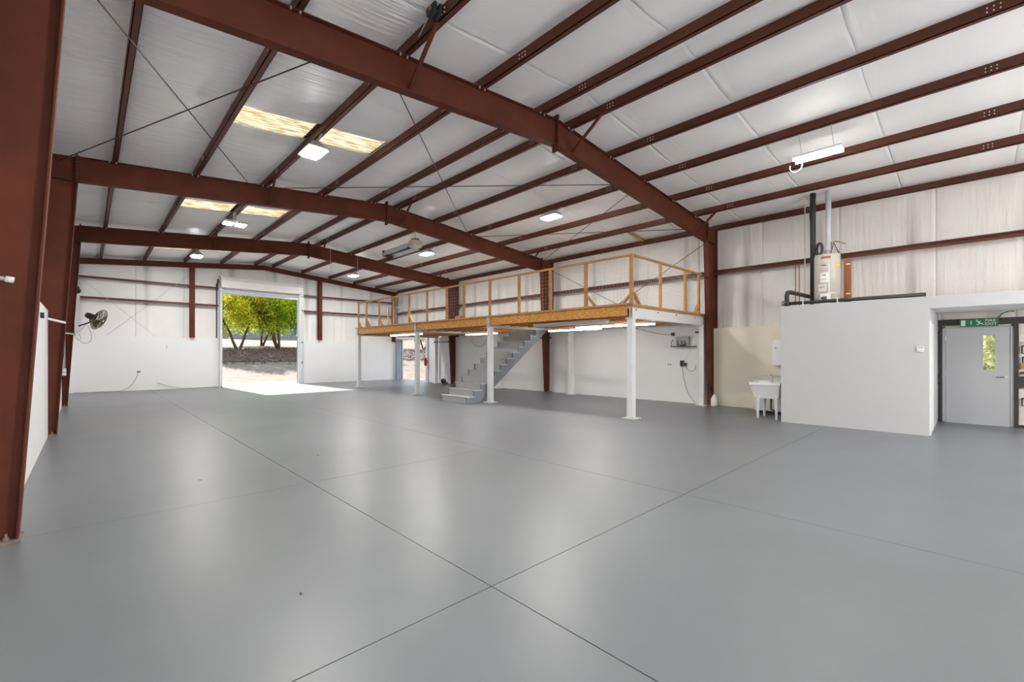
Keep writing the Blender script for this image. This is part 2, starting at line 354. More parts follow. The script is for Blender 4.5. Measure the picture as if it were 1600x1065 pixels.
# ------------------------------------------------------------------ rigid steel frames
def strip(mb, p, q, y0, y1, t, side):   # flange plate along p->q in xz plane
    p, q = Vector((p[0], 0, p[1])), Vector((q[0], 0, q[1])); d = (q-p).normalized(); n = Vector((-d.z, 0, d.x))*t*side
    mb.prism([(p.x, p.z), (q.x, q.z), (q+n).xz[:], (p+n).xz[:]], 'y', y0, y1)
def frame(yc, label, braces=True):
    T = thing('steel_portal', label, 'steel frame', (RX, yc, 0), 'rigid frames of the hall')
    fw = .07; D = .46
    for sgn, xo, xb, xt in ((-1, XL+.05, -.40, -.13), (1, XR-.035, 12.78, 12.53)):
        zk = zt(xt)-D
        c = MB().prism([(xo, .02), (xb, .02), (xt, zk), (xt, zt(xt)), (xo, zt(xo))], 'y', yc-.006, yc+.006)
        strip(c, (xb, .02), (xt, zk), yc-fw, yc+fw, .014, sgn); strip(c, (xo, .02), (xo, zt(xo)), yc-fw, yc+fw, .014, -sgn)
        c.box(min(xo, xt), max(xo, xt), yc-fw, yc+fw, zk-.007, zk+.007)
        co = recalc(c.build('column', 'steel_red', T))
        bp = MB().box(min(xo, xb)-.02, max(xo, xb)+.03, yc-.13, yc+.13, 0, .02)
        for bx in (min(xo, xb)+.08, max(xo, xb)-.05):
            for by in (-.07, .07): bp.lathe([(.016, .02), (.016, .05), (.008, .05), (.008, .075)], (bx, yc+by, 0), 8)
        bp.build('base_plate', 'base_metal', co)
        # rafter half
        r = MB(); p0, p1 = (xt, zt(xt)-D), (RX, zt(RX)-D); q0, q1 = (xt, zt(xt)), (RX, zt(RX))
        poly = [p0, p1, q1, q0]
        r.prism(poly, 'y', yc-.005, yc+.005); strip(r, p0, p1, yc-fw, yc+fw, .013, -sgn*-1 if sgn > 0 else 1); strip(r, q0, q1, yc-fw, yc+fw, .013, sgn if sgn > 0 else -1)
        # knee end plate and stiffeners
        r.box(xt-.012, xt+.012, yc-fw, yc+fw, zt(xt)-D-.09, zt(xt)+.05)
        ro = recalc(r.build('rafter', 'steel_red', T))
        b = MB()
        for zz in (-.42, -.32, -.12, .0):
            for by in (-.06, .06): b.lathe([(.016, -.03), (.016, .03)], (xt, yc+by, zt(xt)+zz), 6, Matrix.Rotation(math.pi/2, 3, 'Y'))
        b.build('knee_bolts', 'dark', ro, kind='stuff')
        st = MB().box(RX+sgn*.001, RX+sgn*.016, yc-fw, yc+fw, zt(RX)-D-.10, zt(RX)+.09)
        st.build('splice_plate', 'steel_red', ro)
        # purlin clips with paired bolts on the top flange
        b = MB()
        for px in (PUR_L if sgn < 0 else PUR_R):
            for dx in (-.05, .05): b.lathe([(.013, -.02), (.013, .012)], (px+dx, yc-.06, zt(px)-.012), 6)
        b.build('clip_bolts', 'galv', ro, kind='stuff')
    if braces:
        for px, dy in ((3.0, -.85), (6.45, -.8), (11.78, -.6)):
            b = MB().bar((px+.1, yc-.03, zt(px)-.40), (px, yc+dy, zt(px)+.03), .045, .035)
            b.build('flange_brace', 'steel_red', T)
    return T
frame(FR[0], 'reddish-brown steel rigid frame nearest the camera, beside the water heater room')
frame(FR[1], 'reddish-brown steel rigid frame crossing mid hall, column beside the stairs')
frame(FR[2], 'reddish-brown steel rigid frame farthest from camera, holding the wall fan')
# end-wall frame: light rafters, corner and wind columns
T = thing('end_wall_rafters', 'light reddish-brown steel rafters and corner posts against the end wall', 'steel frame', (RX, 23.40, 0))
for sgn, xa in ((-1, -.55), (1, 13.05)):
    r = MB(); D = .21
    for dz0, dz1, y0, y1 in ((-D, 0, 23.40, 23.41), (-D, -D+.012, 23.33, 23.47), (-.012, 0, 23.33, 23.47)):
        r.prism([(xa, zt(xa)+dz0), (RX, zt(RX)+dz0), (RX, zt(RX)+dz1), (xa, zt(xa)+dz1)], 'y', y0, y1)
    recalc(r.build('rafter', 'steel_red', T))
    cx = -.42 if sgn < 0 else 12.84
    MB().box(cx-.09, cx+.09, 23.30, 23.312, 2.17, zt(cx)-D).box(cx-.006, cx+.006, 23.31, 23.40, 2.17, zt(cx)-D).box(cx-.09, cx+.09, 23.40, 23.412, 2.17, zt(cx)-D).build('corner_post', 'steel_red', T)
for cx, lb in ((3.28, 'reddish-brown steel wind column left of the big roll-up door'), (8.67, 'reddish-brown steel wind column right of the big roll-up door')):
    zc = zt(cx)-.21
    o = MB().box(cx-.09, cx+.09, 23.27, 23.282, 2.172, zc).box(cx-.006, cx+.006, 23.282, 23.42, 2.172, zc).box(cx-.09, cx+.09, 23.42, 23.432, 2.172, zc).build('wind_column', 'steel_red')
    tag(o, lb, 'column', 'end wall columns')
# ------------------------------------------------------------------ purlins
ordL = ['first purlin in from the left eave', 'second purlin in from the left eave', 'third purlin in from the left eave', 'fourth purlin in from the left eave', 'purlin just left of the ridge']
ordR = ['purlin just right of the ridge', 'fourth purlin in from the right eave', 'third purlin in from the right eave', 'second purlin in from the right eave', 'first purlin in from the right eave']
def purlin(x, label):
    z = zt(x); t = .01
    m = MB().box(x, x+t, YB, 23.5, z, z+.168).box(x, x+.075, YB, 23.5, z, z+t).box(x-.065, x+t, YB, 23.5, z+.168-t, z+.168)
    m.box(x+.067, x+.075, YB, 23.5, z, z+.022)
    o = m.build('roof_purlin', 'purlin_red'); tag(o, 'reddish-brown steel roof beam, '+label, 'purlin', 'roof purlins')
    for fy in [F0]+FR:
        b = MB()
        for s_ in ((-1, 1) if fy in FR else (1,)):
            yb = fy+s_*(.92 if fy in FR else .71)
            for i in range(3):
                for j in range(2): b.lathe([(.0085, -.008), (.0085, .008)], (x-.004, yb+(i-1)*.055, z+.045+j*.05), 6, Matrix.Rotation(math.pi/2, 3, 'Y'))
        b.build('lap_bolts', 'galv_light', o, kind='stuff')
    return o
for x, l in zip(PUR_L, ordL): purlin(x, l)
for x, l in zip(PUR_R, ordR): purlin(x, l)
for x, sg, l in ((XL+.02, 1, 'left'), (XR-.02, -1, 'right')):
    z = zt(x)+.01; x1 = x+sg*.09
    m = MB().box(x, x+sg*.01, YB, 23.5, z-.02, z+.19).box(x, x1, YB, 23.5, z-.02, z-.008).box(x, x1, YB, 23.5, z+.178, z+.19).box(x1, x1-sg*.008, YB, 23.5, z-.02, z+.03)
    tag(m.build('eave_strut', 'purlin_red'), 'reddish-brown steel eave beam running along the top of the '+l+' wall', 'eave beam', 'eave beams')
# ------------------------------------------------------------------ girts
def girt_x(x, sg, z, y0, y1, label):
    m = MB().box(x, x+sg*.17, y0, y1, z+.095, z+.105).box(x, x+sg*.008, y0, y1, z+.02, z+.105).box(x+sg*.162, x+sg*.17, y0, y1, z+.1, z+.18)
    tag(m.build('wall_girt', 'purlin_red'), label, 'girt', 'wall girts')
def girt_y(y_, z, x0, x1, label):
    m = MB().box(x0, x1, y_, y_+.14, z+.07, z+.08).box(x0, x1, y_, y_+.008, z, z+.08)
    tag(m.build('wall_girt', 'purlin_red'), label, 'girt', 'wall girts')
bays = [(YB, F0-.01), (F0+.01, FR[0]-.01), (FR[0]+.01, FR[1]-.01), (FR[1]+.01, FR[2]-.01), (FR[2]+.01, 23.3)]
wh = ['in the bay behind the camera', 'behind the water heater', 'behind the near railing of the mezzanine', 'behind the middle of the mezzanine railing', 'beyond the far frame by the corner']
for (a, b), t in zip(bays, wh): girt_x(13.0, 1, 3.705, a, b, 'brown steel girt on the right wall '+t)
for (a, b), t in zip(bays, ['in the bay behind the camera', 'beside the camera', 'between the two nearest columns', 'between the second and third columns', 'above the side opening']): girt_x(-.51, -1, 3.705, a, b, 'brown steel girt on the left wall '+t)
for z, n in ((4.355, 'upper'), (3.575, 'lower')):
    girt_y(23.30, z, -.32, 3.19, n+' brown steel girt on end wall above the wall fan'); girt_y(23.30, z, 3.37, 4.24, n+' short brown steel girt just left of roll-up door')
    girt_y(23.30, z, 7.86, 8.58, n+' short brown steel girt just right of roll-up door'); girt_y(23.30, z, 8.76, 12.75, n+' brown steel girt on end wall behind mezzanine far end')
# ------------------------------------------------------------------ rod bracing
def rod(p, q, label, r=.009, m='rod'):
    tag(MB().tube([p, q], r, 6).build('brace_rod', m), label, 'brace rod', 'bracing rods')
PX = [-.35, 2.75, 9.05, 12.55]; a_, b_ = FR[0], FR[1]; zr = lambda x: zt(x)-.10
rod((PX[0], a_, zr(PX[0])), (PX[1], b_, zr(PX[1])), 'thin brace rod crossing the left roof slope from near column toward mid frame')
rod((PX[0], b_, zr(PX[0])), (2.35, a_, zr(2.35)), 'thin brace rod from mid frame left knee up to nearest frame')
rod((PX[1], a_, zr(PX[1])-.05), (PX[2], b_, zr(PX[2])), 'thin steep brace rod hanging under the ridge between near and mid frames')
rod((PX[1], b_, zr(PX[1])), (PX[2], a_, zr(PX[2])), 'thin nearly level brace rod under the ridge between mid and near frames')
rod((PX[2], a_, zr(PX[2])), (PX[3], b_, zr(PX[3])), 'thin brace rod on right slope sloping down to mid frame')
rod((PX[2], b_, zr(PX[2])), (PX[3], a_, zr(PX[3])), 'thin nearly level brace rod on right slope near the eave')
rod((12.95, a_+.1, 4.72), (12.97, 9.9, 2.35), 'thin brace rod on right wall from nearest column down behind the railing')
rod((12.95, b_-.1, 4.72), (12.97, 6.9, 2.35), 'thin brace rod on right wall from mid column down behind the railing')
rod((-.25, 23.26, 4.40), (2.05, 23.37, 2.19), 'thin brace rod on end wall from the left corner down', .007, 'galv')
rod((3.18, 23.26, 4.85), (.55, 23.37, 2.19), 'thin brace rod on end wall from wind column down left', .007, 'galv')

# ------------------------------------------------------------------ openings: roll-up doors
T = thing('rollup_door', 'white roll-up door rolled open in the end wall, trees beyond', 'roll-up door', ((DOOR_X0+DOOR_X1)/2, 23.3, 0))
MB().lathe([(.02, -1.72), (.20, -1.72), (.20, 1.72), (.02, 1.72)], (6.01, 23.22, 4.66), 24, Matrix.Rotation(math.pi/2, 3, 'Y')).build('curtain_roll', 'white_wall', T, True)
MB().prism([(23.0, 4.42), (23.44, 4.42), (23.44, 4.90), (23.12, 4.90), (23.0, 4.72)], 'x', 4.30, 7.72).build('hood', 'insul_end', T)
for i in range(3): MB().prism([(23.30, 4.20+i*.075), (23.335, 4.205+i*.075), (23.335, 4.272+i*.075), (23.30, 4.27+i*.075), (23.285, 4.235+i*.075)], 'x', 4.37, 7.64).build('curtain_slat', 'galv_light', T)
MB().box(4.37, 7.64, 23.27, 23.345, 4.15, 4.21).build('bottom_bar', 'galv', T)
for x0, x1 in ((4.27, 4.37), (7.62, 7.74)):
    gd = MB().box(x0, x1, 23.24, 23.26, 0, 4.6).box(x0, x1, 23.38, 23.40, 0, 4.6).box(x0 if x0 < 5 else x1-.02, x0+.02 if x0 < 5 else x1, 23.26, 23.38, 0, 4.6).build('guide_rail', 'galv_light', T)
    MB().box((x0+x1)/2-.09, (x0+x1)/2+.09, 23.24, 23.40, 0, .02).build('foot', 'galv', gd)
MB().box(7.74, 7.88, 23.36, 23.56, 0, 4.3).build('jamb', 'galv_light', T)
MB().box(7.66, 7.70, 23.42, 23.70, 0, 4.3).build('jamb', 'galv_light', T)
MB().box(4.24, 4.28, 23.2, 23.42, 4.3, 4.95).build('end_bracket', 'galv', T); MB().box(7.74, 7.78, 23.2, 23.42, 4.3, 4.95).build('end_bracket', 'galv', T)
MB().lathe([(.02, -.02), (.16, -.02), (.16, .02), (.02, .02)], (4.20, 23.2, 4.62), 16, Matrix.Rotation(math.pi/2, 3, 'Y')).build('chain_wheel', 'dark', T)
MB().tube([(4.20, 23.05, 4.6), (4.20, 23.05, 1.6)], .01, 5).build('hoist_chain', 'galv', T); MB().tube([(4.17, 23.35, 4.6), (4.17, 23.35, 2.18)], .025, 6).build('conduit', 'dark', T)
for z in (3.6, 2.0, 1.0): MB().box(7.76, 7.82, 23.33, 23.36, z, z+.09).build('latch', 'black', T)
T = thing('side_rollup_door', 'blue-grey framed roll-up doorway open in right wall under the mezzanine', 'roll-up door', (13.2, 21.5, 0))
MB().box(12.99, 13.20, RD_Y1, 23.38, 0, RD_H).build('jamb', 'blue_steel', T); MB().box(12.95, 13.02, RD_Y1-.03, RD_Y1+.10, 0, RD_H).build('guide_rail', 'blue_steel', T)
MB().box(12.96, 13.45, RD_Y0-.12, RD_Y0+.02, 0, RD_H).build('jamb', 'white_paint', T); MB().box(12.90, 13.0, RD_Y0-.16, RD_Y0+.02, 0, RD_H+.05).build('guide_rail', 'galv_light', T)
MB().box(13.0, 13.45, RD_Y0, 23.38, RD_H-.03, RD_H+.02).build('head', 'galv_light', T)

# ------------------------------------------------------------------ partition room with alcove and fire exit
PXF = 10.85; PT = 2.49
wp = struct(MB().box(PXF, PXF+.11, .585, 2.925, 0, PT).box(PXF, PXF+.11, -5.2, .585, 2.275, PT).build('wall_partition', 'partition'))
MB().box(PXF+.11, XRW, 2.80, 2.925, 0, PT).build('return_wall', 'partition', wp)
MB().box(PXF+.11, 13.46, .585, .70, 0, 2.40).build('alcove_side', 'partition', wp)
MB().box(PXF+.11, 13.16, -5.2, 2.80, 2.41, 2.47).build('room_roof', 'partition', wp)
MB().box(PXF+.11, 12.6, -5.2, .585, 2.30, 2.41).build('alcove_soffit', 'white_wall', wp)
MB().box(PXF, 13.46, -5.3, -5.2, 0, PT).build('return_wall', 'partition', wp)
MB().box(PXF+.13, PXF+.95, .57, .585, .02, 2.03).build('room_door', 'white_paint', wp); MB().box(PXF+.10, PXF+.13, .565, .59, 0, 2.06).build('door_casing', 'plastic_white', wp)
T = thing('fire_exit_door', 'grey steel fire exit door with narrow vision window and lever handle', 'door', (13.42, 0, 0))
dr = MB().box(13.40, 13.45, -.46, -.26, .01, 2.02).box(13.40, 13.45, -.09, .46, .01, 2.02).box(13.40, 13.45, -.26, -.09, .01, 1.135).box(13.40, 13.45, -.26, -.09, 1.845, 2.02).build('leaf', 'door_grey', T)
MB().box(13.42, 13.428, -.265, -.085, 1.13, 1.85).build('pane', 'glass', dr)
m = MB()
for y0, y1, z0, z1 in ((-.275, -.26, 1.12, 1.86), (-.09, -.075, 1.12, 1.86), (-.26, -.09, 1.12, 1.135), (-.26, -.09, 1.845, 1.86)): m.box(13.393, 13.40, y0, y1, z0, z1)
m.build('window_frame', 'door_grey', dr)
h = MB().lathe([(.03, 0), (.03, .012), (.012, .012), (.012, .05)], (13.40, -.40, 1.0), 12, Matrix.Rotation(-math.pi/2, 3, 'Y')).tube([(13.35, -.40, 1.0), (13.35, -.27, 1.0)], .010, 8).build('handle', 'chrome', dr)
for z in (.25, 1.0, 1.75): MB().tube([(13.39, .468, z), (13.39, .468, z+.11)], .011, 8).build('hinge', 'galv', dr)
fr = MB().box(13.452, 13.5, .44, .466, 0, 2.06).box(13.452, 13.5, -.466, -.44, 0, 2.06).box(13.452, 13.5, -.45, .45, 2.0, 2.03).box(13.39, 13.5, -.52, .52, -.01, .012).box(13.39, 13.5, .465, .515, 0, 2.06).box(13.39, 13.5, -.515, -.465, 0, 2.06).box(13.39, 13.5, -.515, .515, 2.025, 2.06).build('door_frame', 'door_grey', T)
for y0, y1, l in ((.516, .575, 'hinge'), (-.575, -.516, 'handle')): tag(MB().box(13.36, 13.5, y0, y1, 0, 2.07).build('steel_channel', 'dark_steel'), 'black steel channel standing on the '+l+' side of the fire exit door', 'steel channel')
m = MB().box(13.34, 13.46, -.85, .64, 2.07, 2.20); tag(m.build('door_girt', 'dark_steel'), 'black steel girt above the fire exit door behind green sign', 'girt')
for y0, y1, l in ((.575, .645, 'left'), (-.95, -.575, 'right')):
    tag(MB().box(13.36, 13.46, y0, y1, .90, 1.02).box(13.36, 13.46, y0, y1, .80, .88).build('door_girt', 'dark_steel'), 'short black steel girt at waist height '+l+' of the fire exit', 'girt')
    tag(MB().box(13.38, 13.46, y0, y1, 0, .05).build('base_angle', 'dark_steel'), 'black steel base angle on floor '+l+' of the fire exit', 'base angle')
# sign
T = thing('fire_exit_sign', 'green FIRE EXIT sign with running man above the grey door', 'sign', (13.30, -.03, 2.11))
MB().box(13.30, 13.335, -.305, .25, 2.035, 2.185).build('sign_board', 'sign_green', T)
def text(body, size, loc, m, parent, name='lettering', rot=(math.pi/2, 0, -math.pi/2)):
    c = bpy.data.curves.new('t', 'FONT'); c.body = body; c.size = size; c.extrude = .001; c.space_line = .85; c.resolution_u = 2
    o = bpy.data.objects.new('t', c); COL.objects.link(o); bpy.context.view_layer.update()
    me = bpy.data.meshes.new_from_object(o.evaluated_get(bpy.context.evaluated_depsgraph_get())); bpy.data.objects.remove(o)
    me.materials.clear(); me.materials.append(MATS[m]); n = bpy.data.objects.new(name, me); COL.objects.link(n)
    n.rotation_euler = rot; n.parent = parent; n.location = Vector(loc)-Vector(parent.location); return n
text('FIRE\nEXIT', .082, (13.298, -.115, 2.122), 'sign_white', T)
MB().box(13.296, 13.30, .165, .228, 2.05, 2.165).build('door_symbol', 'sign_white', T)
m = MB().box(13.296, 13.30, .075, .088, 2.075, 2.155)
m.build('arrow_symbol', 'sign_white', T)
m = MB(); q = 13.298
for p0, p1, t_ in (((-.02, 2.13), (-.045, 2.10), .022), ((-.045, 2.10), (-.08, 2.085), .015), ((-.045, 2.10), (-.02, 2.075), .015), ((-.02, 2.075), (.0, 2.06), .012), ((-.02, 2.13), (.005, 2.145), .011), ((-.02, 2.128), (-.055, 2.14), .011), ((-.08, 2.085), (-.10, 2.07), .012)):
    m.bar((q, p0[0], p0[1]), (q, p1[0], p1[1]), .004, t_, up=(0, -(p1[1]-p0[1]), (p1[0]-p0[0])))
m.lathe([(.012, -.002), (.012, .002)], (q, .0, 2.158), 10, Matrix.Rotation(math.pi/2, 3, 'Y'))
m.build('running_figure', 'sign_white', T)
# keypad
T = thing('thermostat', 'small white wall thermostat on the partition left of the alcove', 'thermostat', (10.84, .70, 1.50))
MB().box(10.825, 10.85, .655, .745, 1.50, 1.60).build('case', 'plastic_white', T); MB().box(10.822, 10.826, .668, .732, 1.568, 1.586).build('display', 'plastic_grey', T)
MB().box(10.820, 10.826, .67, .73, 1.515, 1.55).build('flap', 'paper', T)

# ------------------------------------------------------------------ water heater and piping above the partition
T = thing('water_heater', 'beige tank water heater with stickers standing on the partition roof', 'water heater', (12.05, 2.33, 2.47)); R_ = .245; cx, cy = 12.05, 2.33
MB().lathe([(.05, 2.47), (R_, 2.47), (R_, 3.66), (R_-.012, 3.685), (.16, 3.70), (.04, 3.71)], (cx, cy, 0), 32).build('tank', 'tank', T, True)
def sticker(a0, a1, z0, z1, m, name='sticker'):
    n = 8; k = MB(); rr = R_+.003
    for i in range(n):
        t0, t1 = math.radians(a0+(a1-a0)*i/n), math.radians(a0+(a1-a0)*(i+1)/n)
        k.add([(cx+rr*math.cos(t0), cy+rr*math.sin(t0), z0), (cx+rr*math.cos(t1), cy+rr*math.sin(t1), z0), (cx+rr*math.cos(t1), cy+rr*math.sin(t1), z1), (cx+rr*math.cos(t0), cy+rr*math.sin(t0), z1)], [(0, 1, 2, 3)])
    k.build(name, m, T)
sticker(165, 205, 3.58, 3.625, 'label_red'); sticker(225, 252, 3.38, 3.51, 'label_yellow'); sticker(160, 196, 3.05, 3.27, 'label_white'); sticker(150, 190, 2.85, 3.02, 'paper'); sticker(160, 205, 2.57, 2.80, 'label_white'); sticker(196, 202, 2.60, 3.52, 'plastic_white')
sticker(168, 186, 3.20, 3.22, 'label_ink', 'print'); sticker(165, 188, 3.12, 3.13, 'label_ink', 'print'); sticker(156, 180, 2.94, 2.955, 'label_red', 'print'); sticker(168, 186, 3.42, 3.44, 'label_ink', 'print'); sticker(172, 190, 2.66, 2.74, 'label_ink', 'print')
for z in (2.80, 3.46): MB().lathe([(R_+.001, z), (R_+.004, z), (R_+.004, z+.025), (R_+.001, z+.025)], (cx, cy, 0), 32).build('seismic_strap', 'galv', T)
MB().lathe([(.09, 3.70), (.06, 3.78), (.058, 3.80)], (cx+.05, cy, 0), 16).build('draft_hood', 'galv', T, True)
MB().tube([(cx+.05, cy, 3.79), (cx+.28, cy+.02, 4.0), (12.33, cy+.03, 4.05), (12.33, cy+.03, 5.28)], .055, 14).build('vent_pipe', 'galv_light', T, True)
MB().tube([(cx-.1, cy-.1, 3.69), (cx-.1, cy-.1, 3.94), (cx+.0, cy-.18, 3.97), (cx+.3, cy-.28, 3.95)], .013, 6).build('water_pipe', 'copper', T)
MB().tube([(cx, cy-.06, 3.69), (cx+.02, cy-.12, 3.95), (cx+.1, cy-.2, 3.72)], .013, 6).build('water_pipe', 'dark_pipe', T)
MB().tube([(cx-.08+.03*math.cos(t), cy+.13+.06*math.cos(t), 3.83+.13*math.sin(t)) for t in [i*math.pi/8 for i in range(17)]], .028, 8).build('insulated_loop', 'dark', T, True)
MB().tube([(cx-R_-.01, cy+.04, 2.70), (cx-R_-.07, cy+.04, 2.70)], .02, 10).build('valve', 'black', T)
tag(MB().tube([(12.33, 2.66, 2.47), (12.33, 2.66, 4.5), (12.34, 2.67, 4.7), (12.33, 2.66, 5.27)], [.058, .058, .064, .06], 12).build('flue_pipe', 'dark', None, True), 'tall black flue pipe rising to the roof left of water heater', 'pipe')
T = thing('drain_pipe', 'thick dark pipe run with elbow along the partition roof edge', 'pipe', (11.05, 1.8, 2.49))
MB().tube([(11.05, 2.84, 2.56), (11.05, .64, 2.55)], .036, 10).build('pipe_run', 'dark_pipe', T, True)
MB().tube([(11.05, 2.86, 2.52), (11.05, 2.87, 2.72), (11.07, 2.86, 2.80), (11.16, 2.84, 2.82), (12.30, 2.68, 2.80)], .045, 10).build('branch_pipe', 'dark_pipe', T, True)
MB().lathe([(.05, -.04), (.06, -.04), (.06, .04), (.05, .04)], (11.05, 2.86, 2.56), 12, Matrix.Rotation(math.pi/2, 3, 'X')).build('coupling', 'dark_pipe', T, True)
MB().lathe([(.045, -.03), (.055, -.02), (.055, .05)], (11.05, 2.93, 2.57), 12, Matrix.Rotation(math.pi/2, 3, 'X')).build('end_cap', 'copper', T, True)
for yy in (2.55, 1.95): MB().box(11.0, 11.1, yy, yy+.015, 2.49, 2.61).build('pipe_strap', 'plastic_white', T)
bb_ = tag(MB().box(12.86, 12.95, 2.03, 2.16, 2.47, 3.70).build('backing_board', 'board_red'), 'upright orange-brown wooden board beside the water heater', 'board')
for z in (2.86, 3.55): MB().box(12.852, 12.86, 2.035, 2.12, z, z+.03).build('strap_plate', 'label_white', bb_)
for yy, z1, l in ((3.17, 3.72, 'left of a close pair'), (3.085, 3.72, 'right of a close pair')):
    tag(MB().tube([(12.95, yy, 2.2), (12.95, yy, z1)], .014, 6).build('copper_pipe', 'copper'), 'thin copper pipe on right wall below girt, '+l, 'pipe', 'thin wall pipes')
tag(MB().tube([(12.93, 2.96, 2.49), (12.93, 2.96, 5.20), (12.93, 2.97, 5.22), (12.93, 3.0, 5.225), (12.93, 5.1, 5.225)], .013, 6).build('conduit', 'galv'), 'thin grey conduit rising to the eave and turning toward the column', 'conduit')

# ------------------------------------------------------------------ mezzanine
def mx(y_): return 8.98-.0185*(y_-5.457)
MY = [5.45, 10.25, 14.27, 18.95]; XM = 12.86
T = thing('mezzanine', 'wooden mezzanine deck on white steel posts along the right wall', 'mezzanine', (10.9, 12.2, 0))
def hpost(x, y_, hw=.07, m='white_paint'):
    o = MB().box(x-hw, x+hw, y_-.07, y_-.06, 0.012, 2.28).box(x-hw, x+hw, y_+.06, y_+.07, 0.012, 2.28).box(x-hw+.004, x+hw-.004, y_-.06, y_+.06, .012, 2.28).build('post', m, T)
    MB().box(x-.16, x+.16, y_-.16, y_+.16, 0, .014).build('base_plate', m, o); MB().box(x-.10, x+.10, y_-.10, y_+.10, 2.262, 2.28).build('cap_plate', m, o)
    b = MB()
    for dx in (-.125, .125):
        for dy in (-.125, .125): b.lathe([(.014, .012), (.014, .035)], (x+dx, y_+dy, 0), 6)
    b.build('anchor_bolts', 'galv', o, kind='stuff')
for k, y_ in enumerate(MY):
    hpost(mx(y_), y_); hpost(XM-.07, y_, .09)
    b = MB(); x0, x1 = mx(y_)-.075, XM+.09; mm = 'white_paint' if k == 0 else 'galv_light'
    b.box(x0, x1, y_-.075, y_+.075, 2.28, 2.293).box(x0, x1, y_-.075, y_+.075, 2.507, 2.52).box(x0, x1, y_-.005, y_+.005, 2.293, 2.507)
    if k == 0: b.box(x0, x1, y_-.08, y_-.068, 2.282, 2.518)
    o = b.build('steel_beam', mm, T)
    if k == 0:
        bb = MB()
        for xx in (9.05, 10.05, 11.0, 12.1, 12.7): bb.lathe([(.014, -.012), (.014, .012)], (xx, y_-.085, 2.47), 8, Matrix.Rotation(math.pi/2, 3, 'X'))
        bb.build('beam_bolts', 'dark', o, kind='stuff')
        MB().box(x0-.02, x1, y_-.10, y_+.10, 2.52, 2.575).build('sill_board', 'wood', T)
    else: MB().box(x0-.02, x0+.03, y_-.06, y_+.06, 2.28, 2.60).build('beam_end_plate', 'galv', o)
for k in range(3):
    ya, yb = MY[k]+.075, MY[k+1]-.075
    rim = MB().bar((mx(ya)-.04, ya, 2.47), (mx(yb)-.04, yb, 2.47), .035, .26).build('rim_joist', 'osb', T)
    n = 10
    for i in range(1, n):
        f = i/n; xa = mx(ya)+(XM-mx(ya))*f; xb = mx(yb)+(XM-mx(yb))*f
        if k == 1 and xa > 9.3 and False: continue
        j = MB().bar((xa, ya, 2.355), (xb, yb, 2.355), .06, .035).bar((xa, ya, 2.56), (xb, yb, 2.56), .06, .035).bar((xa, ya, 2.46), (xb, yb, 2.46), .012, .19)
        j.build('joist', 'osb_deck', T)
# deck sheets (stair opening kept free)
def dk(y0, y1, f0, f1): 
    q = MB(); za, zb = 2.58, 2.60
    p = [(mx(y0)+(XM+.12-mx(y0))*f0, y0), (mx(y0)+(XM+.12-mx(y0))*f1, y0), (mx(y1)+(XM+.12-mx(y1))*f1, y1), (mx(y1)+(XM+.12-mx(y1))*f0, y1)]
    q.prism(p, 'z', za, zb); recalc(q.build('deck_sheet', 'osb_deck', T))
    q = MB().prism(p, 'z', zb, zb+.006); recalc(q.build('deck_cover', 'deck_cover', T))  # unseen grey sheet added so the deck bounces no orange onto the ceiling
ycuts = [5.36, 7.0, 8.65, 10.3, 11.75, 13.2, 14.85, 16.5, 18.0, 19.06]
for a, b in zip(ycuts[:-1], ycuts[1:]):
    if a == 10.3: dk(a+.003, b-.003, -.03, .12); dk(a+.003, b-.003, .70, 1)
    else: dk(a+.003, b-.003, -.03, .5); dk(a+.003, b-.003, .502, 1)
MB().bar((mx(5.36)-.075, 5.36, 2.612), (mx(19.06)-.075, 19.06, 2.612), .09, .03).build('edge_board', 'wood', T)
# railing
T = thing('mezzanine_railing', 'wooden post railing with wire mesh along the mezzanine front edge', 'railing', (8.9, 12.2, 2.6))
yp = [18.93, 18.17, 17.07, 15.94, 14.78, 13.6, 12.43, 11.5, 10.24, 9.0, 7.83, 6.69, 5.43]
for i, y_ in enumerate(yp):
    o = MB().box(mx(y_)-.045, mx(y_)-.005, y_-.045, y_+.045, 2.62, 3.70).build('railing_post', 'rail_wood', T)
    if i in (0, 1, 2, 4, 11, 12) : MB().bar((mx(y_)-.02, y_-.04, 2.88), (mx(y_)-.02, y_-.26 if i != 12 else y_+.22, 2.64), .04, .085, up=(1, 0, 0)).build('knee_brace', 'rail_wood', o)
MB().bar((mx(19)-.02, 18.99, 3.72), (mx(5.4)-.02, 5.39, 3.72), .09, .038).build('top_rail', 'rail_wood', T)
m = MB(); y_ = 5.5
while y_ < 18.9: m.bar((mx(y_)-.025, y_, 2.62), (mx(y_)-.025, y_, 3.70), .0022, .0022, up=(0, 1, 0)); y_ += .1
for i in range(1, 11): z = 2.62+i*.1; m.bar((mx(5.45)-.025, 5.45, z), (mx(18.9)-.025, 18.9, z), .0022, .0022)
o = m.build('wire_mesh', 'galv', T); o['kind'] = 'stuff'
T = thing('mezzanine_end_railing', 'wooden post railing with wire mesh on the near end of the mezzanine', 'railing', (10.9, 5.4, 2.6))
for i, x in enumerate((10.27, 11.63, 12.47)):
    o = MB().box(x-.045, x+.045, 5.40, 5.44, 2.575, 3.70).build('railing_post', 'rail_wood', T)
    if i == 2: MB().bar((x-.03, 5.42, 2.85), (x-.24, 5.42, 2.60), .04, .085, up=(0, 1, 0)).build('knee_brace', 'rail_wood', o)
MB().bar((9.02, 5.42, 2.86), (9.27, 5.42, 2.60), .04, .085, up=(0, 1, 0)).build('knee_brace', 'rail_wood', T)
MB().bar((8.99, 5.42, 3.72), (12.60, 5.42, 3.72), .09, .038).build('top_rail', 'rail_wood', T)
m = MB(); x = 9.05
